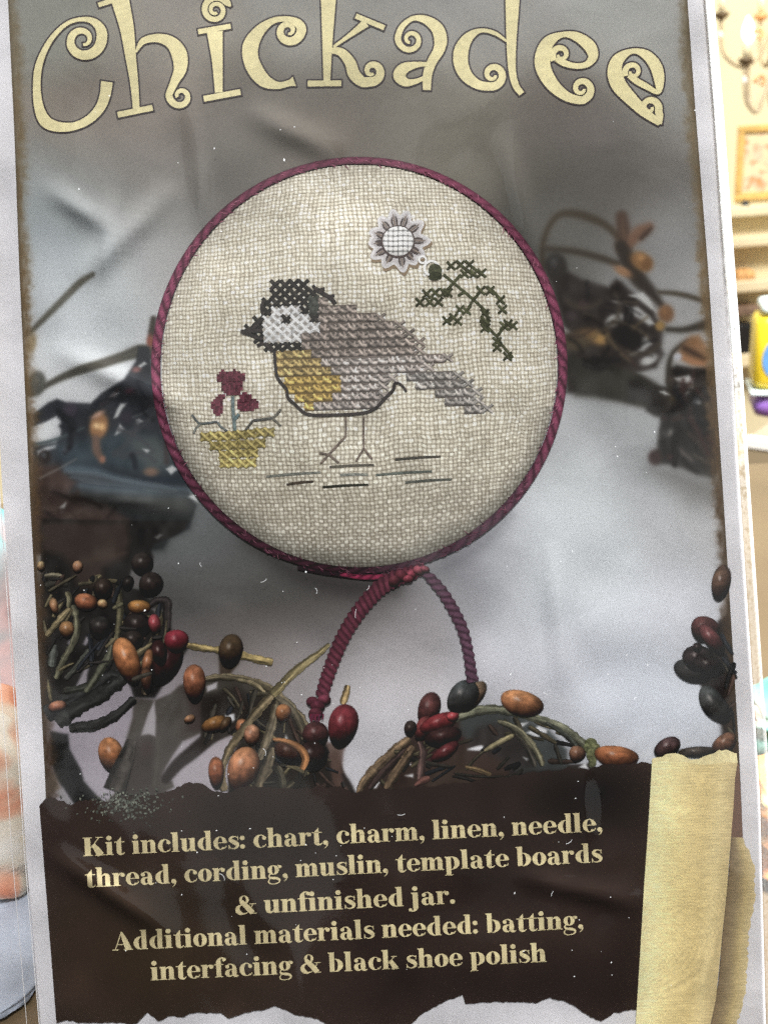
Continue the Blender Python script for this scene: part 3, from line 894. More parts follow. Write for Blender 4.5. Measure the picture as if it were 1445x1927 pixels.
# thick dark stems and the grey trunk
p_poly(q2([(750,220),(925,235),(1030,190),(1100,130),(1150,110),(1300,170),(1410,190),(1460,180),(1460,370),(1280,490),(1200,530),(1130,560),(1060,660),(1000,760),(960,850),(1050,870),(1065,915),(900,1010),(800,1060),(530,1040),(605,960),(618,850),(650,700),(700,520),(740,380)]), (80,74,69), 2.4, tex=12)
p_poly(q2([(640,700),(800,540),(900,520),(930,800),(900,960),(640,980)]), (70,62,59), 10, .8, tex=10)
p_poly(q2([(1120,140),(1300,180),(1460,180),(1460,380),(1280,480),(1160,480),(1180,300)]), (60,49,46), 8, .9, tex=14)
p_poly(q2([(910,245),(922,380),(918,520),(870,505),(808,512),(830,440),(860,350)]), (172,165,170), 2.2)
p_stroke(q2([(940,540,20),(930,700,26),(910,900,22)]), (92,88,80), 5, .7); p_stroke(q2([(820,300,60),(780,420,70),(740,520,60)]), (88,83,77), 6, .7)
p_ell(276, 1410, 12, 15, 0, (74,60,58), 5, .9)
p_poly(q2([(100,480),(240,505),(252,620),(340,780),(362,870),(460,980),(535,1045),(300,1070),(140,840),(100,700)]), (32,32,32), 3, tex=10)
p_poly(q2([(70,780),(140,820),(180,930),(140,960),(75,980)]), (98,83,62), 5, .9); p_poly(q2([(140,960),(200,920),(245,1000),(285,1055),(220,1055)]), (150,146,150), 3)
p_stroke(q2([(1460,455,110),(1330,540,112),(1200,650,108),(1090,740,96),(1000,850,80)]), (52,46,44), 2.5)
# centre cluster under the arch
p_poly(q3([(-10,285),(130,238),(280,232),(450,268),(600,338),(730,440),(820,540),(900,650),(1080,830),(1190,1000),(1215,1090),(1300,1240),(220,1240),(230,960),(312,800),(300,720),(100,800),(-10,890)]), (42,37,33), 2.2, tex=18)
p_poly(q3([(0,300),(280,245),(450,285),(600,380),(540,420),(300,330),(0,400)]), (72,66,58), 6, .8, tex=14)
p_poly(q3([(40,325),(130,288),(125,340),(45,372)]), (186,180,184), 2); p_poly(q3([(200,562),(275,560),(278,610),(205,655)]), (222,222,226), 2); p_poly(q3([(702,790),(714,738),(742,802)]), (226,226,228), 1.8)
p_poly(q3([(140,30),(335,80),(310,140),(230,235),(150,232)]), (64,53,42), 2.5, tex=12)
p_poly(q3([(1060,800),(1220,820),(1200,900),(1190,1020),(1250,1220),(1120,1230),(1090,1000)]), (96,74,66), 3, tex=34); p_stroke(q3([(1200,1080,30),(1240,1150,50),(1290,1230,30)]), (44,38,36), 3)
p_stroke([(1394,1110,16),(1388,1190,40),(1385,1280,56),(1388,1400,60)], (44,36,33), 5)
p_poly([(1338,1196),(1352,1168),(1378,1150),(1396,1140),(1396,1410),(1366,1380),(1336,1318),(1318,1290),(1300,1262),(1330,1240)], (40,34,33), 3, tex=14)
# right of centre
p_poly([(690,1485),(760,1455),(900,1440),(1112,1438),(1124,1520),(680,1520)], (50,44,42), 2)
p_poly(q4([(55,1215),(110,1060),(200,950),(320,840),(420,730),(540,640),(640,600),(900,560),(1090,380),(1200,330),(1445,350),(1600,380),(1600,1300),(100,1240)]), (56,42,36), 2.2, tex=16)
p_poly(q4([(1090,390),(1200,340),(1445,350),(1760,420),(2000,560),(2180,760),(2190,950),(1700,980),(1340,760),(1100,620)]), (66,71,70), 5, .95, tex=8)
p_poly(q4([(700,640),(1000,500),(1120,640),(1000,860),(760,900)]), (64,36,37), 8, .9, tex=10)
p_poly(q4([(800,900),(1100,760),(1300,900),(1300,1240),(700,1240)]), (66,50,41), 10, .8, tex=12)
p_poly(q5_([(80,420),(260,380),(400,460),(500,580),(540,740),(120,780),(0,700),(0,560)]), (52,46,44), 6, .9, tex=12); p_poly(q5_([(0,620),(120,620),(300,700),(300,800),(0,800)]), (72,52,44), 8, .8)
for pg in ([(470,465),(570,410),(632,440),(632,465),(555,503)], [(392,390),(482,384),(432,420)], [(890,742),(940,705),(966,756)], [(0,602),(60,580),(122,570),(124,598),(60,606)], [(445,660),(480,675),(470,685)]):
    p_poly(q5_(pg), (228,228,232), 1.8)
for pg in ([(205,1142),(320,1010),(300,1070),(255,1145)], [(545,1020),(628,1000),(626,1035)], [(585,905),(600,890),(612,920)], [(860,690),(912,672),(905,690)], [(1180,748),(1310,712),(1332,740),(1290,765)]):
    p_poly(q4(pg), (224,222,226), 1.6)
# soft shadow under the cushion and its dark contact
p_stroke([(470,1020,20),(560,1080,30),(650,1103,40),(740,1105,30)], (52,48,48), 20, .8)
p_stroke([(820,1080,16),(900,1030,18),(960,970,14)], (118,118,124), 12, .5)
# grubby border of the printed photograph
edge = np.minimum(gx - Lx(gy), (Rx(gy) - gx) * 1.05)
wv = 17 + 9 * (vnoise(gy / 23, gx * 0 + 3, 21) - .5) + 8 * (vnoise(gy / 7, gx / 9, 22) - .5)
bcol = np.stack([np.interp(gy, [0, 400, 700, 1000, 1500], q) for q in ([112,118,112,82,62], [98,100,88,62,46], [72,72,58,42,34])], 1)
al = 1 / (1 + np.exp(np.clip((edge - wv) / 3.6, -30, 30)))
streak = .72 + .4 * vnoise(gx / 5, gy / 16, 23)
RGB = RGB * (1 - (al * streak)[:, None].clip(0, 1)) + bcol * (al * streak)[:, None].clip(0, 1)
e2 = np.exp(-(edge / 4.0) ** 2) * .55
RGB = RGB * (1 - e2[:, None]) + np.array([78, 66, 46]) * e2[:, None]
RGB = RGB * .84 + RGB.mean(1, keepdims=True) * .16
RGB = np.clip(RGB, 8, 250)
idx = np.arange(NX * NY).reshape(NY, NX)
quads = np.stack([idx[:-1, :-1], idx[1:, :-1], idx[1:, 1:], idx[:-1, 1:]], -1).reshape(-1, 4)
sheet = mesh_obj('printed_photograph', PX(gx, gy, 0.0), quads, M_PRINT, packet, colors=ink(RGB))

# ------------------------------------------------------------------ printed wreath: twigs and berries in focus
wreath = Ink(3)


def bark(c, hi=1.5, seed=0, twist=0.0):
    c = np.asarray(c, float)

    def fn(L, t, X, Y):
        n = vnoise(L / 26 + seed * 7, t * 3.2 + L * twist + 9, 31 + seed)
        n2 = vnoise(X / 5, Y / 5, 32)
        sh = .62 + .62 * np.clip(1 - (t * 1.0 + .35) ** 2, 0, 1)
        v = sh * (.62 + .8 * n) * (.85 + .3 * n2)
        return np.clip(c * v[..., None] * hi / 1.25 + 6, 6, 240)
    return fn


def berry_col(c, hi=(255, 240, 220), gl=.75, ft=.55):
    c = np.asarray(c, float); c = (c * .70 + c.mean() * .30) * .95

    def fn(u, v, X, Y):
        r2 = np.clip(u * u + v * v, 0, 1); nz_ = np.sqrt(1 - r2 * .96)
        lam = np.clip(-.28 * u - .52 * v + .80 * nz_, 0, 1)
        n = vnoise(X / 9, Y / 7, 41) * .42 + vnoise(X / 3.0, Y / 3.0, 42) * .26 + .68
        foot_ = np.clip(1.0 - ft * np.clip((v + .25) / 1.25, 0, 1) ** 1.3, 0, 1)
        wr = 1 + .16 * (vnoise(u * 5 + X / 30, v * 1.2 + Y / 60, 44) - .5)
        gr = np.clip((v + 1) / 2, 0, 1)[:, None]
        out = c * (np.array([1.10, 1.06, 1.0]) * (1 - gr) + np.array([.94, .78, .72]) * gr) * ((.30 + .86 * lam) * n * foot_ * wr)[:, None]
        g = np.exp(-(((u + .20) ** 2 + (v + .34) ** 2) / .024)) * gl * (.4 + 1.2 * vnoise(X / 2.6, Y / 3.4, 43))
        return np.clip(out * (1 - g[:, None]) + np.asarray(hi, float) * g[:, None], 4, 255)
    return fn


def twig(pts, c, seed=0, layer=4, name='twig', **k):
    g = Ink(layer); g.strip(pts, bark(np.asarray(c, float) * .92, seed=seed, **k), step=2.6, nac=7, taper=5.0)
    return g.build(name, packet)


berries = []


def berry(cx, cy, rx, ry, ang, c, ft=.5, layer=9, hi=(255, 240, 220), gl=.7):
    g = Ink(layer)
    g.ellipse(cx, cy, rx, ry, ang, berry_col(c, hi, gl, ft), nr=9, n=30, egg=random.uniform(.04, .20), soft=1.4)
    return g.build('berry', packet)


# darker mats of vine behind
def mat_poly(pts, c, layer=3):
    """small dark tangle: a grid clipped to an outline, mottled"""
    P = np.array(pts, float)
    x0, y0 = P.min(0); x1, y1 = P.max(0); st = 3.0
    xs = np.arange(x0, x1 + st, st); ys_ = np.arange(y0, y1 + st, st)
    X, Y = np.meshgrid(xs, ys_)
    ins = np.zeros(X.shape, bool)
    n_ = len(P)
    for i in range(n_):
        a, b = P[i], P[(i + 1) % n_]
        ins ^= ((a[1] > Y) != (b[1] > Y)) & (X < (b[0] - a[0]) * (Y - a[1]) / (b[1] - a[1] + 1e-12) + a[0])
    q = X.shape[1]
    ci = ins[:-1, :-1] & ins[1:, :-1] & ins[1:, 1:] & ins[:-1, 1:]
    ii, jj = np.nonzero(ci)
    f = [(i * q + j, i * q + j + 1, (i + 1) * q + j + 1, (i + 1) * q + j) for i, j in zip(ii, jj)]
    n1 = vnoise(X / 16 + Y / 50, Y / 11 - X / 30, 51) * .9 + vnoise(X / 5, Y / 7, 52) * .5
    C = np.asarray(c, float) * (.5 + .8 * n1)[..., None]
    g = Ink(layer); g.put(X.ravel(), Y.ravel(), np.clip(C.reshape(-1, 3), 5, 240), f)
    me = g.build('vine_tangle', packet)
    return me


def thread_mass(*a, **k): pass


def tw(zf, pts, c, seed, layer=6, hi=1.35, name='twig', label=None):
    g = Ink(layer); g.strip(zf(pts), bark(np.asarray(c, float) * .95, hi=hi, seed=seed), step=2.0, nac=7, taper=6.0, soft=1.3, rough=.24)
    return g.build(name, packet)


tw(q1, [(120,1760,150),(260,1690,150),(420,1600,140),(560,1500,130),(700,1400,100),(820,1420,80)], (36,37,36), 2, 5)
tw(q2, [(150,420,120),(300,310,120),(480,205,110),(620,110,96),(690,60,70)], (38,39,37), 3, 6)
tw(q2, [(245,462,70),(330,448,80),(430,440,78),(540,398,80),(640,335,70),(760,225,56)], (37,37,36), 4, 6)
tw(q2, [(200,165,50),(300,155,54),(400,130,56)], (48,48,44), 5, 6)
tw(q1, [(220,1440,50),(290,1260,56),(370,1120,60),(405,1000,58),(400,880,54),(370,760,50)], (80,78,64), 6, 7)
tw(q1, [(300,1440,44),(400,1340,50),(480,1240,52),(520,1160,40)], (56,56,52), 7, 6)
tw(q1, [(480,1560,50),(560,1450,56),(640,1320,58),(700,1220,50),(730,1060,36)], (64,64,54), 8, 7)
tw(q1, [(130,1050,34),(200,960,46),(280,870,56),(350,790,44)], (104,94,72), 9, 8)
tw(q1, [(330,790,40),(340,700,44),(310,640,36)], (84,80,64), 10, 7)
tw(q1, [(770,1080,40),(785,960,50),(800,820,56),(790,700,50),(780,580,40)], (76,72,56), 11, 7)
tw(q1, [(730,800,30),(790,770,40),(830,750,30)], (98,94,74), 12, 8)
tw(q1, [(110,500,26),(200,492,34),(290,510,24)], (108,102,86), 13, 6)
tw(q1, [(120,590,60),(220,560,70),(330,580,50)], (40,38,34), 14, 6)
tw(q1, [(180,1330,60),(195,1200,66),(215,1120,50)], (70,72,68), 15, 5)
tw(q1, [(1060,780,44),(1120,725,50),(1220,730,62),(1225,850,66),(1220,1010,60)], (42,38,37), 16, 6)
tw(q1, [(560,580,30),(640,540,40),(720,600,46),(730,700,40)], (46,38,34), 17, 7)
tw(q2, [(830,20,60),(850,120,60),(830,200,44)], (84,74,60), 18, 7)
tw(q3, [(-180,-40,40),(-60,-12,46),(60,5,52),(180,22,58),(320,55,62),(450,90,62),(606,122,60)], (124,110,76), 19, 10)
tw(q3, [(-10,272,40),(130,246,46),(280,250,52),(430,284,58),(560,338,66),(700,446,70),(800,548,70),(890,660,60)], (86,78,62), 20, 5)
tw(q3, [(300,268,22),(400,290,26),(480,332,30),(560,412,26)], (112,102,80), 21, 6)
tw(q3, [(620,410,40),(720,490,52),(800,580,56),(850,680,56),(850,780,50)], (74,68,56), 22, 6)
tw(q3, [(1085,-40,24),(1000,40,50),(900,112,66),(760,225,66),(650,342,62),(590,400,60)], (126,115,84), 23, 12)
tw(q3, [(600,390,62),(520,482,66),(420,602,70),(330,722,70),(240,852,68),(185,980,60),(162,1080,60),(190,1220,66)], (92,82,64), 24, 12, 1.4)
tw(q3, [(625,470,44),(605,600,60),(580,700,66),(525,850,64),(480,950,50)], (88,80,66), 25, 11)
tw(q3, [(600,840,60),(560,1000,80),(500,1120,80),(470,1200,70)], (78,70,57), 26, 9)
tw(q3, [(640,1000,40),(680,1100,50),(690,1200,50)], (62,58,48), 27, 8)
tw(q3, [(1240,310,50),(1220,400,52),(1190,480,56)], (130,112,80), 28, 8)
tw(q4, [(70,1200,40),(130,1080,70),(230,960,90),(350,850,90),(470,740,84),(600,640,60)], (96,80,62), 29, 6, 1.3)
tw(q4, [(180,1160,40),(320,990,56),(450,860,60),(560,750,50)], (46,36,33), 30, 7)
tw(q4, [(350,1160,60),(430,1020,76),(520,880,80),(640,720,70)], (90,74,58), 31, 7, 1.3)
tw(q4, [(690,1090,50),(715,900,64),(730,780,60),(690,660,40)], (84,66,62), 32, 8)
tw(q4, [(640,1120,40),(720,1070,60),(800,1040,44)], (94,64,58), 33, 9)
tw(q4, [(1150,930,24),(1280,960,40),(1420,1010,36)], (96,80,58), 34, 8)
tw(q5_, [(-120,360,60),(0,312,62),(120,282,64),(250,278,66),(400,304,66),(560,352,66),(700,404,66),(820,474,66),(930,562,66),(1000,640,60),(985,745,60)], (100,100,84), 35, 6, 1.3)
tw(q5_, [(620,380,20),(720,440,26),(820,520,30),(900,610,26)], (58,60,54), 36, 7)
tw(q5_, [(235,368,24),(350,412,44),(440,482,48),(520,572,50),(575,662,46),(600,735,40)], (102,98,80), 37, 7, 1.3)
tw(q5_, [(380,470,30),(460,560,36),(520,680,36),(540,740,34)], (62,58,52), 38, 6)
tw(q5_, [(130,612,20),(240,548,36),(370,484,30)], (112,104,80), 39, 8)
g = Ink(8)
for (x, y, rx, ry) in ((985,545,46,36),(1015,590,44,44),(960,590,36,36),(985,640,34,50),(1000,700,26,40)):
    (q,) = q5_([(x, y)]); g.ellipse(q[0], q[1], rx / 4.25, ry / 4.25, 0, lambda u, v, X, Y: np.array([112., 115, 82]) * (.62 + .62 * vnoise(X / 3.4, Y / 3.4, 45) - .2 * v)[:, None], nr=4, n=18, soft=1.2)
g.build('bud_knot', packet)
def strands(area, n, seed, flow, layer, hi=1.35, wmin=4, wmax=10, lmin=30, lmax=90, sd=.5, curl_=.04):
    """fine dark stems criss-crossing inside an outline of the wreath"""
    r_ = random.Random(seed)
    P = np.array(area, float); x0, y0 = P.min(0); x1, y1 = P.max(0)
    def inside(x, y):
        q = False
        for i in range(len(P)):
            a, b = P[i], P[(i + 1) % len(P)]
            if ((a[1] > y) != (b[1] > y)) and x < (b[0] - a[0]) * (y - a[1]) / (b[1] - a[1] + 1e-12) + a[0]: q = not q
        return q
    g = Ink(layer); k = 0
    while k < n:
        x, y = r_.uniform(x0, x1), r_.uniform(y0, y1)
        if not inside(x, y): continue
        k += 1
        a = r_.gauss(flow, sd); cv = r_.gauss(0, curl_); L_ = r_.uniform(lmin, lmax); w = r_.uniform(wmin, wmax); path = []
        for i in range(max(3, int(L_ / 7))):
            path.append((x, y, w * (1 - .5 * i * 7 / L_)))
            x += 7 * math.cos(a); y += 7 * math.sin(a); a += cv
            if not inside(x, y): break
        if len(path) < 3: continue
        tone = r_.choice([(26, 25, 25), (34, 32, 31), (46, 43, 38), (62, 57, 46), (80, 73, 56), (52, 41, 36), (30, 32, 35)])
        g.k = g.k % 50
        g.strip(path, bark(tone, hi=hi, seed=seed + k), step=3, nac=5, taper=12, soft=1.2, rough=.25)
    g.build('vine_strands', packet)


strands(q1([(100,450),(740,500),(880,540),(1000,720),(1240,740),(1250,1030),(1380,1080),(1300,1290),(1110,1580),(930,1560),(780,1360),(640,1480),(520,1300),(380,1500),(300,1700),(110,1700)]), 75, 11, -.95, 5)
strands(q3([(0,300),(280,250),(450,285),(600,360),(730,460),(820,560),(890,660),(1050,850),(1150,1000),(1260,1210),(260,1210),(330,820),(310,740),(100,780),(0,860)]), 60, 12, 1.2, 4, sd=.8)
strands(q4([(90,1180),(220,980),(420,760),(640,640),(900,580),(1100,560),(1400,640),(1760,900),(1700,1100),(400,1180)]), 30, 13, -.5, 4, sd=.6, hi=1.0, lmin=50, lmax=120)
strands(q5_([(60,330),(250,300),(560,370),(800,480),(930,600),(960,720),(560,740),(480,600),(400,520),(250,500),(60,480)]), 12, 14, .6, 5, sd=.4, hi=1.05, lmin=50, lmax=120)
strands([(1345,1190),(1390,1150),(1390,1400),(1366,1370),(1340,1310)], 14, 15, 1.4, 5, sd=.4)
BER = [(268,1062,20,22,0,(44,40,40)),(284,1101,22,24,25,(46,40,40)),(241,1098,10,14,10,(36,35,35)),(194,1109,18,20,0,(48,40,36)),(188,1182,20,22,0,(44,44,46)),(258,1178,26,24,0,(38,34,35)),(250,1205,20,18,0,(40,36,36)),
(162,1134,21,16,12,(160,98,66)),(193,1137,9,8,20,(214,180,126)),(262,1143,20,13,2,(176,124,60)),(291,1175,11,18,-8,(150,58,72)),(146,1067,9,11,10,(164,124,94)),(102,1142,7,15,-12,(178,136,96)),(126,1186,13,16,-10,(156,116,74)),(77,1066,7,9,0,(156,138,100)),
(314,1250,25,44,26,(54,27,31)),(300,1230,14,24,-10,(48,26,28)),(332,1208,22,22,0,(134,36,54),.8),(240,1246,22,46,-19,(176,114,66)),(277,1250,9,26,10,(140,92,60)),(276,1282,10,24,-4,(84,56,42)),(108,1330,16,10,-14,(170,112,86)),
(366,1288,20,36,-2,(160,98,66),.85),(434,1226,22,32,10,(74,60,42),.8),(210,1423,23,35,-16,(170,112,68),.75),(357,1354,10,7,-30,(160,120,88)),(404,1364,24,14,-22,(146,102,50)),(424,1364,8,16,30,(80,62,42)),
(456,1370,11,16,-8,(160,104,70)),(474,1384,14,19,4,(176,128,100)),(533,1343,14,17,14,(170,112,66)),(457,1447,28,41,20,(178,120,82),.3),(407,1456,14,30,-2,(148,86,54)),(545,1418,30,21,24,(66,40,32)),
(594,1384,24,25,0,(84,46,50),.8),(588,1424,28,28,0,(46,30,30)),(645,1368,27,42,12,(126,40,54),.9),
(807,1336,20,33,16,(86,48,50)),(796,1372,14,24,24,(120,52,56)),(772,1372,11,15,10,(46,38,36)),(826,1362,36,17,-22,(134,40,50)),(834,1388,34,18,-14,(58,34,35)),(852,1349,11,9,-10,(186,64,78)),(838,1416,28,12,-34,(104,40,48)),(890,1312,16,34,38,(132,112,90)),(870,1312,25,34,42,(60,70,76)),
(982,1325,40,24,16,(182,124,78)),(1160,1426,40,21,8,(170,104,62)),(1086,1420,15,15,20,(140,100,78)),
(1357,1098,17,34,10,(92,70,58)),(1326,1186,26,25,20,(84,48,50),.8),(1340,1204,14,34,-36,(104,54,60)),(1304,1264,36,22,14,(48,52,56)),(1312,1240,27,25,0,(48,40,44)),(1334,1254,30,18,20,(40,34,36)),(1344,1328,40,22,54,(56,64,68)),(1256,1408,26,18,-32,(78,60,66)),(1312,1416,34,10,-3,(62,58,54)),(1364,1400,24,17,-36,(110,76,58)),(1312,1219,8,9,0,(40,32,34))]
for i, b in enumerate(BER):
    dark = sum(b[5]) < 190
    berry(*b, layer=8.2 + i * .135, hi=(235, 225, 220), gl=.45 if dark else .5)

g = Ink(16.96); g.strip([(248,1392,16),(238,1424,26),(226,1456,34),(214,1490,40)], bark((66, 61, 57), hi=1.05, seed=76), step=3, nac=8, soft=2.5); g.build('trunk', packet)
g = Ink(17); g.strip(q3([(600,775,20),(720,792,40),(830,850,54),(882,940,56),(850,1035,36)]), bark((140, 98, 64), hi=1.2, seed=75), step=2, nac=6, soft=1.2); g.build('berry_rim', packet)
# ------------------------------------------------------------------ dark torn panel with the text
PT = [(74,1517),(80,1510),(88,1505),(104,1502),(118,1508),(135,1515),(150,1508),(175,1506),(205,1509),(222,1501),(250,1499),(290,1496),(322,1487),(345,1476),(372,1474),(386,1480),(402,1489),(430,1491),(452,1484),(470,1480),(505,1482),(560,1484),(610,1481),(640,1480),(655,1487),(670,1494),(684,1488),(720,1484),(760,1484),(810,1481),(850,1476),(900,1470),(960,1461),(1010,1453),(1053,1449),(1070,1443),(1104,1449),(1122,1443),(1138,1437),(1165,1440),(1190,1439),(1210,1436),(1226,1437)]
PB = [(106,1926),(125,1922),(152,1927),(200,1925),(256,1928),(277,1905),(298,1924),(312,1916),(322,1914),(346,1915),(360,1907),(415,1908),(429,1917),(442,1914),(460,1908),(498,1901),(518,1895),(556,1910),(598,1918),(617,1930),(680,1936),(730,1934),(773,1928),(793,1909),(830,1890),(872,1871),(874,1890),(956,1886),(1008,1888),(1036,1879),(1077,1891),(1104,1912),(1131,1924),(1155,1907),(1199,1901)]
def resamp(P, n):
    P = np.array(P, float); t = np.linspace(0, 1, n)
    s_ = (P[:, 0] - P[0, 0]) / (P[-1, 0] - P[0, 0])
    return np.interp(t, s_, P[:, 0]), np.interp(t, s_, P[:, 1])
nc, nr_ = 420, 90
tx, ty = resamp(PT, nc); bx_, by_ = resamp(PB, nc)
jit = (vnoise(np.arange(nc) / 2.1, np.zeros(nc), 61) - .5) * 4 + (vnoise(np.arange(nc) / 6, np.zeros(nc), 62) - .5) * 4
ty = ty + jit; by_ = by_ + jit[::-1] * .6
v = np.linspace(0, 1, nr_)[:, None]
X = tx * (1 - v) + bx_ * v; Y = ty * (1 - v) + by_ * v
base = np.array([52., 41, 37])
n1 = vnoise(X / 150, Y / 110, 63); n2 = vnoise(X / 40, Y / 46, 64)
C = base * (.80 + .30 * n1 + .12 * n2)[..., None]
wl = np.clip(1 - np.hypot((X - 300) / 330, (Y - 1800) / 240), 0, 1)[..., None]
C = C + wl * np.array([12, 10, 2])
wr = np.clip(1 - np.hypot((X - 1120) / 150, (Y - 1490) / 90), 0, 1)[..., None]
C = C * (1 - .5 * wr)
g = Ink(17); g.grid(X, Y, C); panel = g.build('dark_text_panel', packet)

g = Ink(18)  # small pale grey-green specks over the panel's upper left
r_ = random.Random(9)
for k in range(320):
    x, y = r_.gauss(232, 34), r_.gauss(1514, 17)
    if y < 1484: continue
    q = r_.uniform(.8, 2.4); a = r_.uniform(0, 3)
    c_ = r_.choice([(104,108,98),(84,88,80),(126,130,118),(72,72,66)])
    g.k %= 50
    g.put([x + q * 1.6 * math.cos(a), x - q * math.sin(a), x - q * 1.6 * math.cos(a), x + q * math.sin(a)], [y + q * 1.6 * math.sin(a), y + q * math.cos(a), y - q * 1.6 * math.sin(a), y - q * math.cos(a)], c_, [(0, 1, 2, 3)])
o = g.build('printed_specks', packet); o['kind'] = 'stuff'

# cream rolled paper printed at the lower right
def ribbed(g, left, right, y0s, cols, ny=190, nx=34, rib=5.6, seed=70):
    ysx = np.linspace(0, 1, ny)
    lx = np.array(left, float); rx_ = np.array(right, float)
    xs0 = np.interp(ysx, np.linspace(0, 1, len(lx)), lx[:, 0]) ; ysl = np.interp(ysx, np.linspace(0, 1, len(lx)), lx[:, 1])
    xs1 = np.interp(ysx, np.linspace(0, 1, len(rx_)), rx_[:, 0]); ysr = np.interp(ysx, np.linspace(0, 1, len(rx_)), rx_[:, 1])
    u = np.linspace(0, 1, nx)
    X = xs0[:, None] * (1 - u) + xs1[:, None] * u
    Y = ysl[:, None] * (1 - u) + ysr[:, None] * u
    cu = np.array([np.interp(u, np.linspace(0, 1, len(cols)), [c[k] for c in cols]) for k in range(3)]).T
    rb = .5 + .9 * np.sin((Y + 3.2 * vnoise(X / 24, Y / 26, seed) + .03 * X) * 2 * np.pi / rib)
    n = vnoise(X / 30, Y / 46, seed + 1) * .05 + vnoise(X / 9, Y / 2.4, seed + 2) * .13
    C = cu[None] * (.885 + .05 * rb + n)[..., None]
    return X, Y, C
g = Ink(18)
lf = [(1376,1576),(1372,1640),(1366,1700),(1359,1770),(1352,1850),(1338,1927),(1332,2000)]
rt = [(1396,1577),(1419,1625),(1421,1690),(1409,1752),(1406,1800),(1403,1870),(1386,1930),(1380,2000)]
X, Y, C = ribbed(g, lf, rt, None, [(128,112,90),(150,134,106),(190,172,128),(206,190,148)], seed=80)
ej = (vnoise(Y / 5, X * 0, 83) - .5) * 5
X[:, -4:] += ej[:, -4:]
g.grid(X, Y, C); g.build('torn_paper_strip', packet)
g = Ink(16); g.poly([(1384,1436),(1391,1440),(1398,1578),(1376,1580),(1380,1500)], (118,94,82)); g.build('brown_strip_print', packet)  # printed brown strip right of the paper roll
g = Ink(19)
lf = [(1227,1432),(1220,1550),(1212,1665),(1205,1785),(1198,1898),(1192,2000)]
rt = [(1388,1434),(1383,1465),(1380,1520),(1376,1570),(1372,1620),(1368,1675),(1359,1761),(1347,1881),(1337,1927),(1326,2000)]
X, Y, C = ribbed(g, lf, rt, None, [(242,230,182),(242,230,182),(234,219,168),(222,205,154),(214,196,146),(226,210,162),(204,186,142)], seed=90)
g.grid(X, Y, C)
tp = [(1227,1428),(1240,1426),(1252,1422),(1264,1418),(1276,1420),(1288,1424),(1304,1430),(1322,1426),(1340,1419),(1352,1412),(1368,1413),(1386,1418)]
bt = [(1227,1436),(1245,1432),(1262,1433),(1280,1434),(1300,1437),(1322,1440),(1345,1438),(1365,1435),(1388,1436)]
ax, ay = resamp(tp, 60); bx2, by2 = resamp(bt, 60)
ay = ay + (vnoise(np.arange(60) / 1.8, np.zeros(60), 92) - .5) * 3
vv = np.linspace(0, 1, 5)[:, None]
Xt = ax * (1 - vv) + bx2 * vv; Yt = ay * (1 - vv) + by2 * vv
g.grid(Xt, Yt, np.array([238., 226, 178]) * (.90 + .14 * vnoise(Xt / 5, Yt / 3, 93))[..., None])
g.build('rolled_paper', packet)

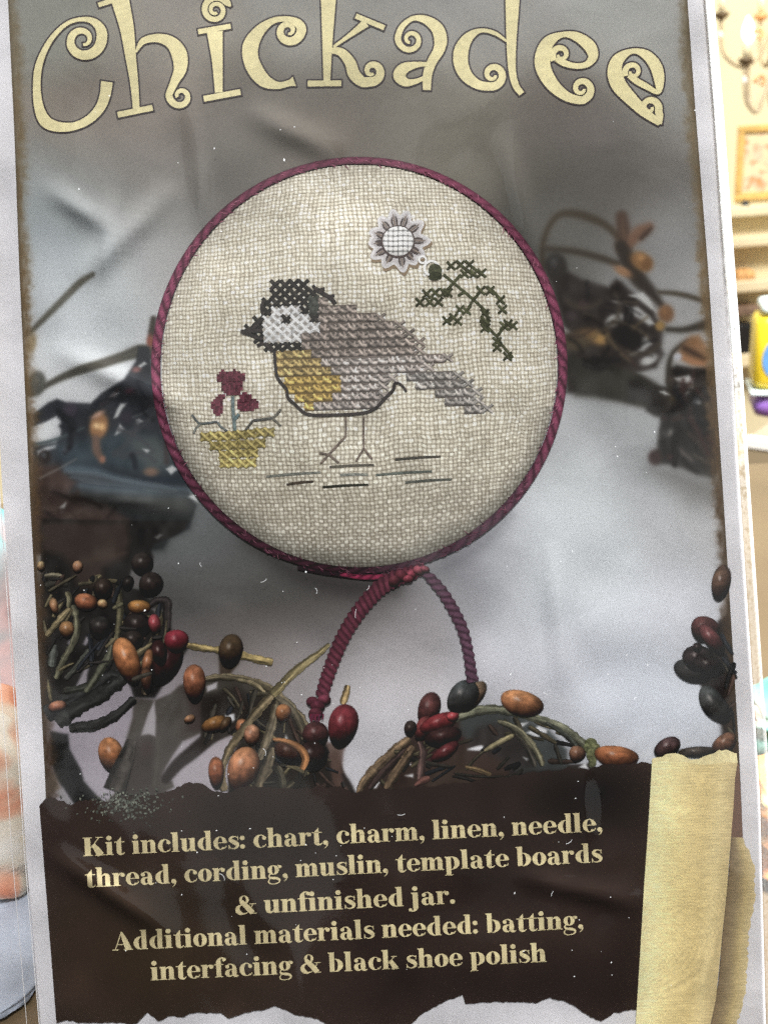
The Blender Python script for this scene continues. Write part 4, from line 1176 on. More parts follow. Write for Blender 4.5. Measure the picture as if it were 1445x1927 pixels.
# ------------------------------------------------------------------ lettering: bold high-contrast serif, drawn stroke by stroke
def rect(x0, y0, x1, y1): return ('r', x0, y0, x1, y1)
def ring(cx, cy, rx, ry, irx, iry, a0=0, a1=360, icx=0.0): return ('o', cx, cy, rx, ry, irx, iry, a0, a1, icx)
def st(*p): return ('s', p)
def dot(cx, cy, r): return ('d', cx, cy, r)
def tri(*p): return ('t', p)
HS = .065
def foot(x0, x1, y=0.0): return rect(x0, y, x1, y + HS)
def flag(x0, x1, y): return tri((x0, y), (x1, y), (x1, y - .16), (x0, y - .06))
GL = {
 'i': ([rect(.1,0,.46,1), flag(0,.12,1), foot(0,.56), dot(.27,1.30,.185)], .62),
 'l': ([rect(.1,0,.46,1.5), flag(0,.12,1.5), foot(0,.56)], .62),
 't': ([rect(.15,.14,.49,1.0), tri((.15,.98),(.49,1.36),(.49,.98)), rect(0,.93,.72,1.0), st((.32,.20,.34),(.36,.10,.28),(.48,.03,.13),(.60,.05,.07),(.72,.16,.05))], .74),
 'n': ([rect(.1,0,.44,1), flag(0,.12,1), foot(0,.54), st((.42,.74,.05),(.50,.88,.07),(.66,.93,.16),(.79,.86,.28),(.84,.70,.34),(.84,.6,.34)), rect(.67,0,1.01,.66), foot(.58,1.11)], 1.16),
 'm': ([rect(.1,0,.44,1), flag(0,.12,1), foot(0,.54), st((.42,.74,.05),(.50,.88,.07),(.64,.93,.16),(.76,.86,.28),(.81,.70,.34),(.81,.6,.34)), rect(.64,0,.98,.66), foot(.55,1.07), st((.96,.74,.05),(1.05,.88,.07),(1.19,.93,.16),(1.31,.86,.28),(1.36,.70,.34),(1.36,.6,.34)), rect(1.19,0,1.53,.66), foot(1.10,1.63)], 1.68),
 'u': ([rect(.1,.34,.44,1), flag(0,.12,1), st((.27,.40,.34),(.27,.28,.34),(.32,.13,.27),(.45,.05,.13),(.58,.10,.07),(.70,.28,.05)), rect(.67,0,1.01,1), flag(.57,.69,1), foot(1.0,1.11)], 1.16),
 'r': ([rect(.1,0,.44,1), flag(0,.12,1), foot(0,.56), st((.42,.70,.05),(.50,.88,.07),(.62,.96,.10),(.72,.97,.08)), dot(.74,.83,.155)], .92),
 'h': ([rect(.1,0,.44,1.5), flag(0,.12,1.5), foot(0,.54), st((.42,.74,.05),(.50,.88,.07),(.66,.93,.16),(.79,.86,.28),(.84,.70,.34),(.84,.6,.34)), rect(.67,0,1.01,.66), foot(.58,1.11)], 1.16),
 'b': ([rect(.1,.02,.44,1.5), flag(0,.12,1.5), ring(.47,.5,.58,.51,.22,.46,-95,95), tri((.1,.0),(.44,.12),(.44,.02))], 1.12),
 'd': ([rect(.62,0,.96,1.5), flag(.52,.64,1.5), foot(.95,1.06), ring(.60,.5,.56,.51,.20,.46,85,275)], 1.12),
 'p': ([rect(.1,-.45,.44,1), flag(0,.12,1), foot(0,.56,-.45), ring(.47,.5,.58,.51,.22,.46,-95,95)], 1.12),
 'g': ([ring(.44,.64,.40,.37,.11,.31), st((.22,.36,.06),(.12,.22,.10),(.16,.08,.16),(.40,.02,.20),(.68,-.02,.20),(.84,-.14,.15),(.80,-.32,.09),(.5,-.43,.06),(.18,-.40,.07),(.06,-.24,.09),(.14,-.08,.07),(.24,.02,.05)), st((.68,.90,.05),(.78,.98,.05),(.86,.97,.05)), dot(.92,.88,.115)], 1.04),
 'j': ([rect(.1,-.20,.46,1), flag(0,.12,1), dot(.27,1.30,.185), st((.28,-.14,.36),(.25,-.28,.26),(.12,-.41,.10),(-.06,-.42,.06)), dot(-.09,-.31,.125)], .64),
 'f': ([rect(.15,0,.49,1.2), rect(0,.93,.68,1.0), foot(.05,.62), st((.32,1.14,.34),(.35,1.28,.29),(.46,1.43,.15),(.60,1.48,.08),(.70,1.46,.06)), dot(.72,1.34,.14)], .70),
 'a': ([st((.70,.18,.34),(.70,.66,.34),(.66,.82,.27),(.54,.94,.13),(.38,.97,.07),(.22,.90,.06)), dot(.22,.78,.145), st((.56,.56,.05),(.40,.52,.12),(.24,.42,.26),(.20,.26,.31),(.27,.11,.24),(.42,.04,.10),(.56,.12,.05)), st((.70,.20,.34),(.74,.09,.26),(.86,.03,.10),(1.0,.10,.05))], 1.04),
 'c': ([ring(.50,.5,.48,.51,.20,.45,48,312,.05), st((.79,.88,.06),(.60,.98,.06)), dot(.78,.74,.145), st((.74,.08,.10),(.84,.17,.06),(.90,.27,.05))], .96),
 'e': ([ring(.50,.5,.48,.51,.17,.45,5,318), rect(.30,.49,.96,.555), st((.78,.10,.10),(.87,.18,.06),(.92,.28,.05))], 1.0),
 'o': ([ring(.50,.5,.49,.51,.14,.45)], 1.02),
 's': ([st((.74,.66,.03),(.72,.84,.05),(.56,.95,.07),(.34,.93,.13),(.19,.80,.21),(.24,.65,.28),(.46,.52,.33),(.64,.38,.31),(.69,.22,.23),(.56,.08,.12),(.36,.03,.07),(.18,.10,.05),(.09,.32,.03)), rect(.70,.66,.76,.98), rect(.06,.02,.12,.34)], .84),
 'k': ([rect(.1,0,.44,1.5), flag(0,.12,1.5), foot(0,.54), st((.42,.42,.055),(.90,.96,.055)), rect(.68,.94,1.06,1.0), st((.60,.68,.24),(.80,.34,.36),(.98,.03,.40)), foot(.66,1.20)], 1.20),
 'K': ([rect(.12,0,.53,1.42), rect(0,1.355,.66,1.42), foot(0,.66), st((.50,.56,.06),(1.16,1.38,.06)), rect(.92,1.355,1.42,1.42), st((.72,.86,.30),(1.00,.42,.44),(1.24,.03,.50)), foot(.84,1.52)], 1.56),
 'A': ([st((.22,.02,.06),(.72,1.40,.07)), st((.70,1.42,.10),(.80,1.15,.36),(1.20,.02,.44)), rect(.36,.40,1.02,.465), foot(0,.46), foot(.84,1.50)], 1.50),
 '&': ([ring(.64,1.10,.33,.33,.14,.28), st((.44,1.0,.30),(.62,.78,.34),(.92,.42,.40),(1.20,.06,.36)), st((.64,.80,.06),(.40,.70,.12),(.20,.54,.24),(.17,.32,.34),(.30,.12,.28),(.52,.03,.11),(.80,.10,.06),(1.0,.30,.05),(1.16,.58,.05),(1.22,.76,.05)), rect(1.0,.74,1.46,.80), foot(1.1,1.46)], 1.50),
 ',': ([dot(.19,.16,.175), st((.31,.15,.13),(.31,.0,.10),(.23,-.16,.06),(.10,-.27,.03))], .46),
 '.': ([dot(.19,.16,.175)], .44), ':': ([dot(.19,.16,.175), dot(.19,.82,.175)], .46), ' ': ([], .46),
}


def text_line(s, a, b, xh, layer=21):
    g = Ink(layer)
    adv = sum(GL[c][1] + .015 for c in s)
    a = np.array(a, float); b = np.array(b, float)
    ex = (b - a) / adv                       # one unit along the line, in picture pixels
    up = np.array([ex[1], -ex[0]]); up = up / np.linalg.norm(up) * xh
    T = lambda x, y: a + np.multiply.outer(np.asarray(x, float), ex) + np.multiply.outer(np.asarray(y, float), up)
    def colr(XY):
        n = vnoise(XY[:, 0] / 4, XY[:, 1] / 4, 101) * .16 + .90
        return np.array([232., 217, 172]) * n[:, None]
    pen = 0.0
    sx = np.linalg.norm(ex)
    for ch_ in s:
        parts, w_ = GL[ch_]
        for p in parts:
            if p[0] == 'r':
                q = [(p[1], p[2]), (p[3], p[2]), (p[3], p[4]), (p[1], p[4])]
                XY = T([pen + k[0] for k in q], [k[1] for k in q]); g.put(XY[:, 0], XY[:, 1], colr(XY), [(0, 1, 2, 3)])
            elif p[0] == 't':
                q = p[1]
                XY = T([pen + k[0] for k in q], [k[1] for k in q]); g.put(XY[:, 0], XY[:, 1], colr(XY), [tuple(range(len(q)))])
            elif p[0] == 'd':
                th = np.linspace(0, 2 * np.pi, 17)[:-1]
                XY = T(pen + p[1] + p[3] * np.cos(th), p[2] + p[3] * np.sin(th)); g.put(XY[:, 0], XY[:, 1], colr(XY), [tuple(range(16))])
            elif p[0] == 'o':
                _, cx, cy, rx, ry, irx, iry, a0, a1, icx = p
                n_ = max(10, int(abs(a1 - a0) / 11))
                th = np.radians(np.linspace(a0, a1, n_))
                XO = pen + cx + rx * np.cos(th); YO = cy + ry * np.sin(th)
                XI = pen + cx + icx + irx * np.cos(th); YI = cy + iry * np.sin(th)
                XY = T(np.r_[XO, XI], np.r_[YO, YI])
                g.put(XY[:, 0], XY[:, 1], colr(XY), [(k, k + 1, n_ + k + 1, n_ + k) for k in range(n_ - 1)])
            elif p[0] == 's':
                P = sample([(pen + q[0], q[1], q[2]) for q in p[1]], .07, len(p[1]) > 2)
                P[:, 2] = np.maximum(P[:, 2] - .0, .03)
                # widths were floored at .2 by sample(): rebuild them
                src = np.array([(q[0] + pen, q[1], q[2]) for q in p[1]])
                seg = np.linspace(0, len(src) - 1, len(P))
                wd = np.interp(seg, np.arange(len(src)), src[:, 2])
                d = np.gradient(P[:, :2], axis=0); d /= np.maximum(np.linalg.norm(d, axis=1), 1e-9)[:, None]
                nr2 = np.stack([-d[:, 1], d[:, 0]], 1)
                A_ = P[:, :2] + nr2 * wd[:, None] / 2; B_ = P[:, :2] - nr2 * wd[:, None] / 2
                n_ = len(P)
                XY = T(np.r_[A_[:, 0], B_[:, 0]], np.r_[A_[:, 1], B_[:, 1]])
                g.put(XY[:, 0], XY[:, 1], colr(XY), [(k, k + 1, n_ + k + 1, n_ + k) for k in range(n_ - 1)])
        pen += w_ + .015
    o = g.build('text_line', packet, M_TEXT)
    o['label'] = 'cream printed line reading ' + s.replace(':', '').replace(',', '').replace('.', '')
    return o


text_line('Kit includes: chart, charm, linen, needle,', (157,1612), (1136,1565), 24.5)
text_line('thread, cording, muslin, template boards', (161,1671), (1135,1623), 24.5)
text_line('& unfinished jar.', (443,1722), (859,1701), 24.5)
text_line('Additional materials needed: batting,', (211,1790), (1100,1748), 24.5)
text_line('interfacing & black shoe polish', (284,1846), (1030,1811), 24.5)

# ------------------------------------------------------------------ title lettering with curls
def curl(cx, cy, r0, r1, a0, turns, w0, w1, n=16):
    out = []
    for k in range(n):
        t = k / (n - 1)
        a = math.radians(a0 + 360 * turns * t); r = r0 + (r1 - r0) * t ** .85
        out.append((cx + r * math.cos(a), cy + r * math.sin(a), w0 + (w1 - w0) * t))
    return out


zt1, zt2, zt3 = Z((0, 0), 2.89), Z((450, 0), 2.89), Z((900, 0), 2.651)
TITLE = [
 ('C', zt1, [[(582,442,64),(570,520,58),(540,590,52),(480,650,46),(400,685,44),(310,686,56),(245,655,64),(212,580,52),(200,480,42),(208,370,40),(243,270,32),(298,185,26),(370,122,22),(450,101,24),(515,118,40),(552,168,56)] + curl(450,215,100,24,8,1.22,58,14)]),
 ('h', zt1, [[(640,-80,104),(655,0,96),(690,150,76),(710,300,58),(730,450,44),(742,596,36)], [(535,24,26),(640,-10,28)], [(640,622,32),(830,583,32)],
   [(738,282,10),(778,222,34),(855,204,46),(930,228,66),(974,290,84),(980,370,70),(950,440,46),(922,505,38)] + curl(982,520,62,18,178,-1.05,38,18)]),
 ('i', zt1, [[(1255,32,8)] + curl(1172,52,76,16,-32,-1.75,36,16, 22), [(1078,170,28),(1255,139,28)], [(1168,168,86),(1182,330,58),(1190,500,42)], [(1108,535,32),(1308,497,32)]]),
 ('c', zt2, [[(300,440,54),(270,450,34),(210,462,40),(140,438,70),(90,380,84),(62,310,84),(65,240,84),(110,165,60),(180,112,34),(250,100,30),(312,118,44)] + curl(268,165,72,14,-12,1.30,52,14)]),
 ('k', zt2, [[(482,-80,86),(485,0,80),(480,220,56),(477,445,36)], [(373,452,32),(556,450,32)], [(513,252,14),(600,190,24),(690,122,46)], [(634,84,28),(790,148,28)],
   [(500,270,30),(555,282,46),(602,335,58),(625,400,64),(668,441,56)] + curl(722,385,60,14,105,-1.15,52,14)]),
 ('a', zt2, [[(1020,487,42),(1025,400,50),(1050,330,52),(1085,270,60),(1095,210,70),(1075,150,66),(1015,105,46),(945,97,26),(888,140,30)] + curl(932,212,70,16,192,-1.25,34,16),
   [(1035,344,18),(960,350,34),(895,370,60),(872,410,68),(905,445,46),(960,440,28),(1012,418,22)]]),
 ('d', zt3, [[(170,-90,78),(170,0,70),(165,200,50),(168,340,38),(185,420,34),(216,466,30)],
   [(145,205,10),(80,162,20),(10,150,22),(-50,185,50),(-85,250,72),(-85,320,72),(-55,380,60),(0,420,46)] + curl(72,370,60,14,100,-1.25,42,14)]),
 ('e', zt3, [[(390,288,34),(430,313,32),(490,327,28),(545,316,32),(572,275,50),(552,225,60),(490,180,46),(420,170,28),(352,205,58),(322,270,74),(325,340,76),(370,420,64),(440,478,48)] + curl(514,440,58,14,95,-1.25,40,14),
   curl(412,270,46,14,140,1.1,34,14)]),
 ('e', zt3, [[(752,372,30),(790,402,32),(840,430,30),(896,456,24),(902,400,50),(886,330,60),(838,272,48),(770,252,26),(702,290,56),(680,350,72),(700,420,76),(760,490,64),(830,558,48),(905,612,30)], [(908,618,16),(905,575,34)] + curl(854,534,50,12,25,-1.1,38,14),
   curl(772,355,44,14,150,1.1,30,14)]),
]
for name_, zf, strokes in TITLE:
    g = Ink(5)
    for s_ in strokes:                       # dark outline first, then the cream face on top
        g.strip(zf(s_), (66, 58, 62), step=2.5, nac=2, wadd=6.0, spline=len(s_) > 2)
        p = np.array(zf(s_))
        if len(s_) == 2 or True:
            for (e, f_) in ((0, 1), (-1, -2)):
                d = p[e, :2] - p[f_, :2]; d /= max(np.linalg.norm(d), 1e-6)
                w_ = p[e, 2] + 6
                q = [p[e, :2] + d * 3 + np.array([-d[1], d[0]]) * w_ / 2, p[e, :2] + d * 3 - np.array([-d[1], d[0]]) * w_ / 2, p[e, :2] - d * 2 - np.array([-d[1], d[0]]) * w_ / 2, p[e, :2] - d * 2 + np.array([-d[1], d[0]]) * w_ / 2]
                g.put([k[0] for k in q], [k[1] for k in q], (66, 58, 62), [(0, 1, 2, 3)])
    g.k = 30
    for s_ in strokes:
        g.strip(zf(s_), lambda L, t, X, Y: np.array([232., 222, 176]) * (.93 + .10 * vnoise(X / 5, Y / 5, 111))[..., None], step=2.5, nac=3, spline=len(s_) > 2)
    o = g.build('title_letter', packet, M_TEXT)
    o['label'] = 'cream curled title letter ' + name_ + ' with dark outline'

# ------------------------------------------------------------------ printed linen cushion
CCX, CCY, CRX, CRY = 676.0, 689.0, 373.0, 380.0
st_ = 1.75
xs = np.arange(CCX - CRX - 2, CCX + CRX + 3, st_); ys_ = np.arange(CCY - CRY - 2, CCY + CRY + 3, st_)
X, Y = np.meshgrid(xs, ys_)
u = (X - CCX) / CRX; v = (Y - CCY) / CRY; rr = np.sqrt(u * u + v * v)
bul = 1 + .10 * np.clip(rr, 0, 1) ** 4                         # weave crowds towards the rounded rim
wu = ((X - CCX) * 1.0 + (Y - CCY) * -.045) * bul; wv_ = ((Y - CCY) + (X - CCX) * .035 + 6 * np.sin(u * 2.2)) * bul
PIT = 8.6
pu = wu / PIT + (vnoise(X / 60, Y / 60, 121) - .5) * .9 + (vnoise(Y / 9, X / 200, 122) - .5) * .35
pv = wv_ / PIT + (vnoise(X / 70, Y / 70, 123) - .5) * .9 + (vnoise(X / 9, Y / 200, 124) - .5) * .35
iu, iv = np.floor(pu).astype(int), np.floor(pv).astype(int)
fu, fv = (pu - iu) * 2 - 1, (pv - iv) * 2 - 1
rt_ = np.random.default_rng(5).random((512, 512))
rnd = rt_[iu & 511, iv & 511]
thu = rt_[iu & 511, 7]; thv = rt_[11, iv & 511]
over = ((iu + iv) & 1) == 0
slub = np.where(over, thu, thv)
prof_a = np.where(over, fu, fv); prof_b = np.where(over, fv, fu)
hgt = np.clip(1 - .85 * np.abs(prof_a) ** 2.2 * (1.25 - .4 * slub), 0, 1) * np.clip(1 - .50 * np.abs(prof_b) ** 3, 0, 1)
thr = np.where(over, vnoise(iu * 3.7, pv / 5, 126), vnoise(iv * 3.7, pu / 5, 127))
hgt = hgt * (.62 + .20 * rnd + .14 * slub + .30 * thr)
# lower part shows mostly weft threads, upper right mostly pale knots
low = np.clip((v + .1) / .9, 0, 1)
hgt = hgt * np.where(over, 1 - .26 * low, 1 + .06 * low)
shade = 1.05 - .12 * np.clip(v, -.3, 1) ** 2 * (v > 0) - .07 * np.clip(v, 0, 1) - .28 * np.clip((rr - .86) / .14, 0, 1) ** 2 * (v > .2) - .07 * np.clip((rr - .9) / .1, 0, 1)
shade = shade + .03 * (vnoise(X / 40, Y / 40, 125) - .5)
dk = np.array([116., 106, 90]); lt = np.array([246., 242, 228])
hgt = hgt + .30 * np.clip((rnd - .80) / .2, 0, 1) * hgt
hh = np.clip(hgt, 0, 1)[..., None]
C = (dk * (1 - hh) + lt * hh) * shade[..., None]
ins = rr <= 1.0
ci = ins[:-1, :-1] & ins[1:, 1:] & ins[1:, :-1] & ins[:-1, 1:]
q = X.shape[1]
ii, jj = np.nonzero(ci)
quads = np.stack([ii * q + jj, (ii + 1) * q + jj, (ii + 1) * q + jj + 1, ii * q + jj + 1], 1)
used = np.unique(quads); remap = np.full(X.size, -1); remap[used] = np.arange(len(used))
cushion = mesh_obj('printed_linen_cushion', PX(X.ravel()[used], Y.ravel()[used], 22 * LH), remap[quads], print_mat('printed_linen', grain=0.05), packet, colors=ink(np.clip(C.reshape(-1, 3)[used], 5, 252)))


# twisted cord
def cord_col(c, per=17.0, skew=5.5, dark=.42):
    c = np.asarray(c, float)

    def fn(L, t, X, Y):
        ph_ = (L + t * skew) / per
        a = np.abs((ph_ % 1) - .5) * 2
        strand = np.clip(1.15 - 1.05 * a ** 2.4, 0, 1.2)
        rnd_ = np.clip(1 - .45 * t * t, 0, 1)
        fib = .86 + .28 * vnoise(L / 3.0 + t * 2.5, t * 5 + L / 9, 131)
        v_ = (dark + (1.12 - dark) * strand * rnd_) * fib
        return np.clip(c * v_[..., None], 6, 245)
    return fn


cord_pts = []
for k in range(0, 360, 6):
    a = math.radians(k)
    dn = math.sin(a)
    rad = 1 + (8 - 4 * max(dn, 0) ** 3) / 375
    cord_pts.append((CCX + (CRX) * rad * math.cos(a) + 2 * math.cos(a), CCY + (CRY) * rad * math.sin(a), 17.5 - 4.0 * np.clip((-dn - .3) / .6, 0, 1) - 6 * max(0, dn - .8) / .2))
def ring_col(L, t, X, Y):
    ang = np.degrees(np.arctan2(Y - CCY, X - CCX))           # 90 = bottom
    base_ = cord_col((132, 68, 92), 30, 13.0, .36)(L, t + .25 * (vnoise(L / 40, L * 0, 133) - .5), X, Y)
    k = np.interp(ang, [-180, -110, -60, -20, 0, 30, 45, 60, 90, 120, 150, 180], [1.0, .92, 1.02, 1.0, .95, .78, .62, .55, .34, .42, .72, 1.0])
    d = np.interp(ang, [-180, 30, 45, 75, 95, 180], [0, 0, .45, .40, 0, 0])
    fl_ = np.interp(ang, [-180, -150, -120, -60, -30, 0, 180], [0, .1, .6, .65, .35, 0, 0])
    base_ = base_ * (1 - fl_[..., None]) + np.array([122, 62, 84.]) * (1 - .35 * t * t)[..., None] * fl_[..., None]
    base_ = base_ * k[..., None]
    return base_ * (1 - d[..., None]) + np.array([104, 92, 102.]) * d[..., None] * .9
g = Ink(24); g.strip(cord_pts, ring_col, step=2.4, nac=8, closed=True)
rf = random.Random(3)
g.k = 20
for k in range(420):
    a = rf.uniform(0, 6.283); r0 = 1 + rf.uniform(0, 15) / 375
    x, y = CCX + CRX * r0 * math.cos(a), CCY + CRY * r0 * math.sin(a); b = a + math.pi / 2 + rf.gauss(.25, .35); L_ = rf.uniform(5, 13)
    c_ = np.array(rf.choice([(150, 84, 108), (96, 44, 64), (120, 60, 84), (176, 110, 132)])) * (1 - .35 * max(0, math.sin(a)))
    g.strip([(x, y, 1.0), (x + L_ / 2 * math.cos(b), y + L_ / 2 * math.sin(b), 1.4), (x + L_ * math.cos(b + .2), y + L_ * math.sin(b + .2), .5)], c_, step=4, nac=2)
    g.k = 20 + (k % 35)
cord = g.build('printed_cord', packet)
g = Ink(20); g.strip([(560,1068,8),(620,1078,10),(700,1086,12),(760,1082,10),(800,1072,8)], (36, 26, 30), step=4, nac=3)
g.strip([(640,1080,7),(680,1086,9),(730,1084,9),(760,1078,8)], cord_col((128, 44, 70), 20, 6), step=2.5, nac=6); g.build('cord_underside', cord)
g = Ink(26)
g.strip([(800,1068,20),(775,1078,26),(745,1088,30),(715,1106,30),(690,1132,29),(666,1164,28),(645,1200,27),(628,1240,26),(614,1280,25),(605,1312,24)], cord_col((94, 47, 60), 12.0, 5.5, .5), step=1.6, nac=9, bump=(12.0, .11))
g.build('cord_loop', cord)
g = Ink(26)
g.strip([(800,1078,14),(814,1092,19),(834,1116,20),(855,1151,21),(871,1186,21),(881,1228,20),(887,1268,21),(890,1284,22)], cord_col((88, 62, 76), 15, 7, .5), step=1.6, nac=8, bump=(15.0, .12))
g.build('cord_loop', cord)
g = Ink(28)
for (cx, cy, rx, ry, an, c) in ((772,1082,14,10,-20,(140,54,80)),(755,1084,12,12,10,(120,46,68)),(788,1074,12,9,30,(158,70,96)),(768,1090,10,8,0,(156,58,84)),(800,1072,9,7,20,(140,68,90)),(742,1094,11,12,30,(102,42,58))):
    g.ellipse(cx, cy, rx, ry, an, berry_col(c, (230, 150, 170), .25), nr=4, n=16)
g.build('cord_knot', cord)
g = Ink(28)
for (cx, cy, rx, ry, an, c) in ((588,1321,12,10,0,(104,40,66)),(610,1318,13,11,0,(110,44,70)),(598,1330,14,11,0,(96,36,60)),(594,1344,14,12,0,(92,36,56))):
    g.ellipse(cx, cy, rx, ry, an, berry_col(c, (170, 100, 125), .15), nr=4, n=16)
for k in range(16):
    x = 584 + k * 1.5 + random.uniform(-2, 2)
    g.strip([(x, 1344, 3), (x - 1 + random.uniform(-3, 3), 1352, 2.4), (x + random.uniform(-5, 4), 1356 + random.uniform(-3, 4), 1.2)], (104 + random.uniform(-20, 20), 42, 62), step=4, nac=2)
g.build('cord_tassel', cord)

# ------------------------------------------------------------------ cross stitching on the linen
def shade_thread(c, lo=.55, hi=1.12):
    c = np.asarray(c, float)
    def fn(L, t, X, Y):
        s_ = lo + (hi - lo) * np.clip(1 - (t + .25) ** 2 * .9, 0, 1)
        n = .74 + .52 * vnoise(X / 3.1, Y / 3.1, 141)
        return np.clip(c * (s_ * n)[..., None], 5, 252)
    return fn


def xst(g, cx, cy, c, px=17.6, py=16.4, w=6.6, fill=None, lo=.55, jit=.8, hi=1.12):
    jx, jy = random.uniform(-jit, jit), random.uniform(-jit, jit)
    cx += jx; cy += jy
    hx, hy = px / 2 + .8, py / 2 + .8
    if fill is not None:
        g.put([cx - hx, cx + hx, cx + hx, cx - hx], [cy - hy + .5, cy - hy, cy + hy - .5, cy + hy], np.asarray(fill, float) * random.uniform(.85, 1.1), [(0, 1, 2, 3)])
    f = random.uniform(.88, 1.12)
    c1 = np.asarray(c, float) * f
    g.strip([(cx - hx, cy + hy, w), (cx + hx, cy - hy, w)], shade_thread(c1 * .86, lo, hi), step=6, nac=4, spline=False)
    g.strip([(cx - hx, cy - hy, w), (cx, cy + .8, w * 1.08), (cx + hx, cy + hy, w)], shade_thread(c1, lo, hi), step=5, nac=5, spline=True)


def knit(g, cx, cy, c, fl):
    """a full stitch seen as a pale knot over the dark line between rows"""
    c = np.asarray(c, float) * random.uniform(.84, 1.12); fl = np.asarray(fl, float)
    hx, hy = 9.3, 8.7
    g.put([cx - hx, cx + hx, cx + hx, cx - hx], [cy - hy + .4, cy - hy, cy + hy - .4, cy + hy], np.array([fl * .95, fl, fl * .72, fl * .70]) * random.uniform(.9, 1.1), [(0, 1, 2, 3)])
    j = lambda q: random.uniform(-q, q)
    g.strip([(cx - 10 + j(1), cy + 3.6 + j(1), 5.4), (cx + j(1), cy - 1 + j(1), 6.8), (cx + 10 + j(1), cy - 4.6 + j(1), 5.2)], shade_thread(c * .80, .55, 1.1), step=4, nac=4)
    g.strip([(cx - 9.0 + j(1.2), cy - 5.4 + j(1), 5.4), (cx - 3 + j(1), cy + 1.2 + j(1), 6.6), (cx + 3 + j(1), cy + 3.4 + j(1), 7.0), (cx + 10 + j(1), cy + 3.6 + j(1), 5.4)], shade_thread(c * 1.02, .60, 1.18), step=3.4, nac=5)
    if random.random() < .6:
        g.strip([(cx + 1 + j(2), cy - 6 + j(1), 2.6), (cx + 2 + j(2), cy - 1 + j(1), 3.4), (cx + j(2), cy + 2, 2.4)], shade_thread(c * 1.14, .8, 1.1), step=4, nac=3)


BX = lambda c, r: 505 + 17.6 * c + .8 * (r + 3)
BY = lambda c, r: 619 + 16.4 * (r + 3) - .62 * c
BLK, WHT, GRN = (50, 47, 44), (250, 250, 250), (78, 80, 74)
rows = {
 -8: [('k', 1, 4)], -7: [('k', 1, 5)], -6: [('k', 0, 4), ('n', 5, 5), ('g', 6, 6)],
 -5: [('k', 0, 0), ('w', 1, 3), ('k', 4, 4), ('n', 5, 5), ('g', 6, 9)], -4: [('k', -1, -1), ('w', 0, 1), ('k', 2, 2), ('w', 3, 4), ('k', 5, 5), ('g', 6, 12)],
 -3: [('k', -2, -1), ('w', 0, 5), ('g', 6, 14)], -2: [('k', -1, -1), ('w', 0, 3), ('g', 4, 15)], -1: [('k', 0, 3), ('g', 4, 16)],
 0: [('d', 1, 4), ('g', 5, 16)], 1: [('d', 1, 5), ('h', 6, 19)], 2: [('d', 1, 6), ('h', 7, 17)], 3: [('y', 2, 7), ('h', 8, 13), ('t', 15, 20)],
 4: [('y', 2, 7), ('h', 8, 12), ('t', 16, 21)], 5: [('y', 3, 6), ('h', 7, 12), ('t', 18, 22)], 6: [('y', 4, 4), ('h', 5, 11), ('t', 19, 22)], 7: [('t', 21, 23)]}
PAL = {'g': ((156, 145, 137), (108, 98, 91)), 'h': ((184, 175, 169), (122, 112, 106)), 't': ((170, 165, 160), (126, 119, 114)), 'd': ((180, 160, 112), (138, 118, 80)), 'y': ((200, 173, 106), (152, 127, 77))}
g = Ink(25)
g.k = 0
for r in sorted(rows):
    g.k = 0
    for (kk, c0, c1) in rows[r]:
        for c in range(c0, c1 + 1):
            x, y = BX(c, r), BY(c, r)
            g.k = (g.k % 40)
            if kk == 'k': xst(g, x, y, BLK, w=7.0, lo=.75)
            elif kk == 'n': xst(g, x, y, GRN, w=9.5, fill=(64, 66, 60), lo=.8)
            elif kk == 'w': xst(g, x, y, WHT, w=5.4, lo=.90, fill=(176, 170, 164), hi=1.05)
            else:
                cc, fl = PAL[kk]
                if c == c1 and kk in 'ght' and c > 11: xst(g, x, y + .6, np.array(cc) * .95, w=5.6, py=13, jit=1.5)
                else: knit(g, x, y + .6, cc, fl)
# beak, nape and body outline in back stitch
g.k = 45
z1b, z2b, z3b = Z((440, 510), 5.78), Z((500, 640), 5.78), Z((680, 580), 5.558)
OUT = (58, 53, 52)
for pts, zf, w_ in (([(75,655),(150,640),(250,590),(320,510)], z1b, 6), ([(75,660),(180,695),(260,725),(320,740)], z1b, 6), ([(110,655),(220,650),(310,640)], z1b, 8), ([(860,150),(900,200),(990,190)], z1b, 6), ([(900,200),(1000,260),(1060,300),(1105,355)], z1b, 8), ([(1040,270),(1095,262)], z1b, 5),
   ([(480,110),(430,160),(400,215)], z1b, 5), ([(320,320),(300,400),(320,470)], z1b, 6), ([(250,810),(330,780)], z1b, 6), ([(330,780),(420,870)], z1b, 7),
   ([(92,110),(105,270),(125,400),(190,490),(230,540),(240,620),(330,710),(420,790),(520,815),(650,815),(1000,800),(1180,750),(1280,650),(1385,540),(1400,480)], z2b, 6),
   ([(330,850),(345,785),(395,785),(440,825),(470,872)], z3b, 4.6)):
    g.strip([q + (w_,) for q in zf(pts)], shade_thread(OUT, .8, 1.1), step=4, nac=3)
zz8 = Z((280, 640), 3.44)
for pts in ([(1275,495),(1276,560),(1275,620),(1165,740),(1110,800)], [(1165,740),(1230,795)], [(1165,740),(1105,730)], [(1390,495),(1390,600),(1392,700),(1340,785)], [(1392,700),(1445,770)]):
    g.strip([q + (3.8,) for q in zz8(pts)], shade_thread((104, 92, 84), .85, 1.1), step=5, nac=3, spline=False)
g.build('stitched_bird', cushion, label='grey, gold and white cross-stitched bird with a black cap')

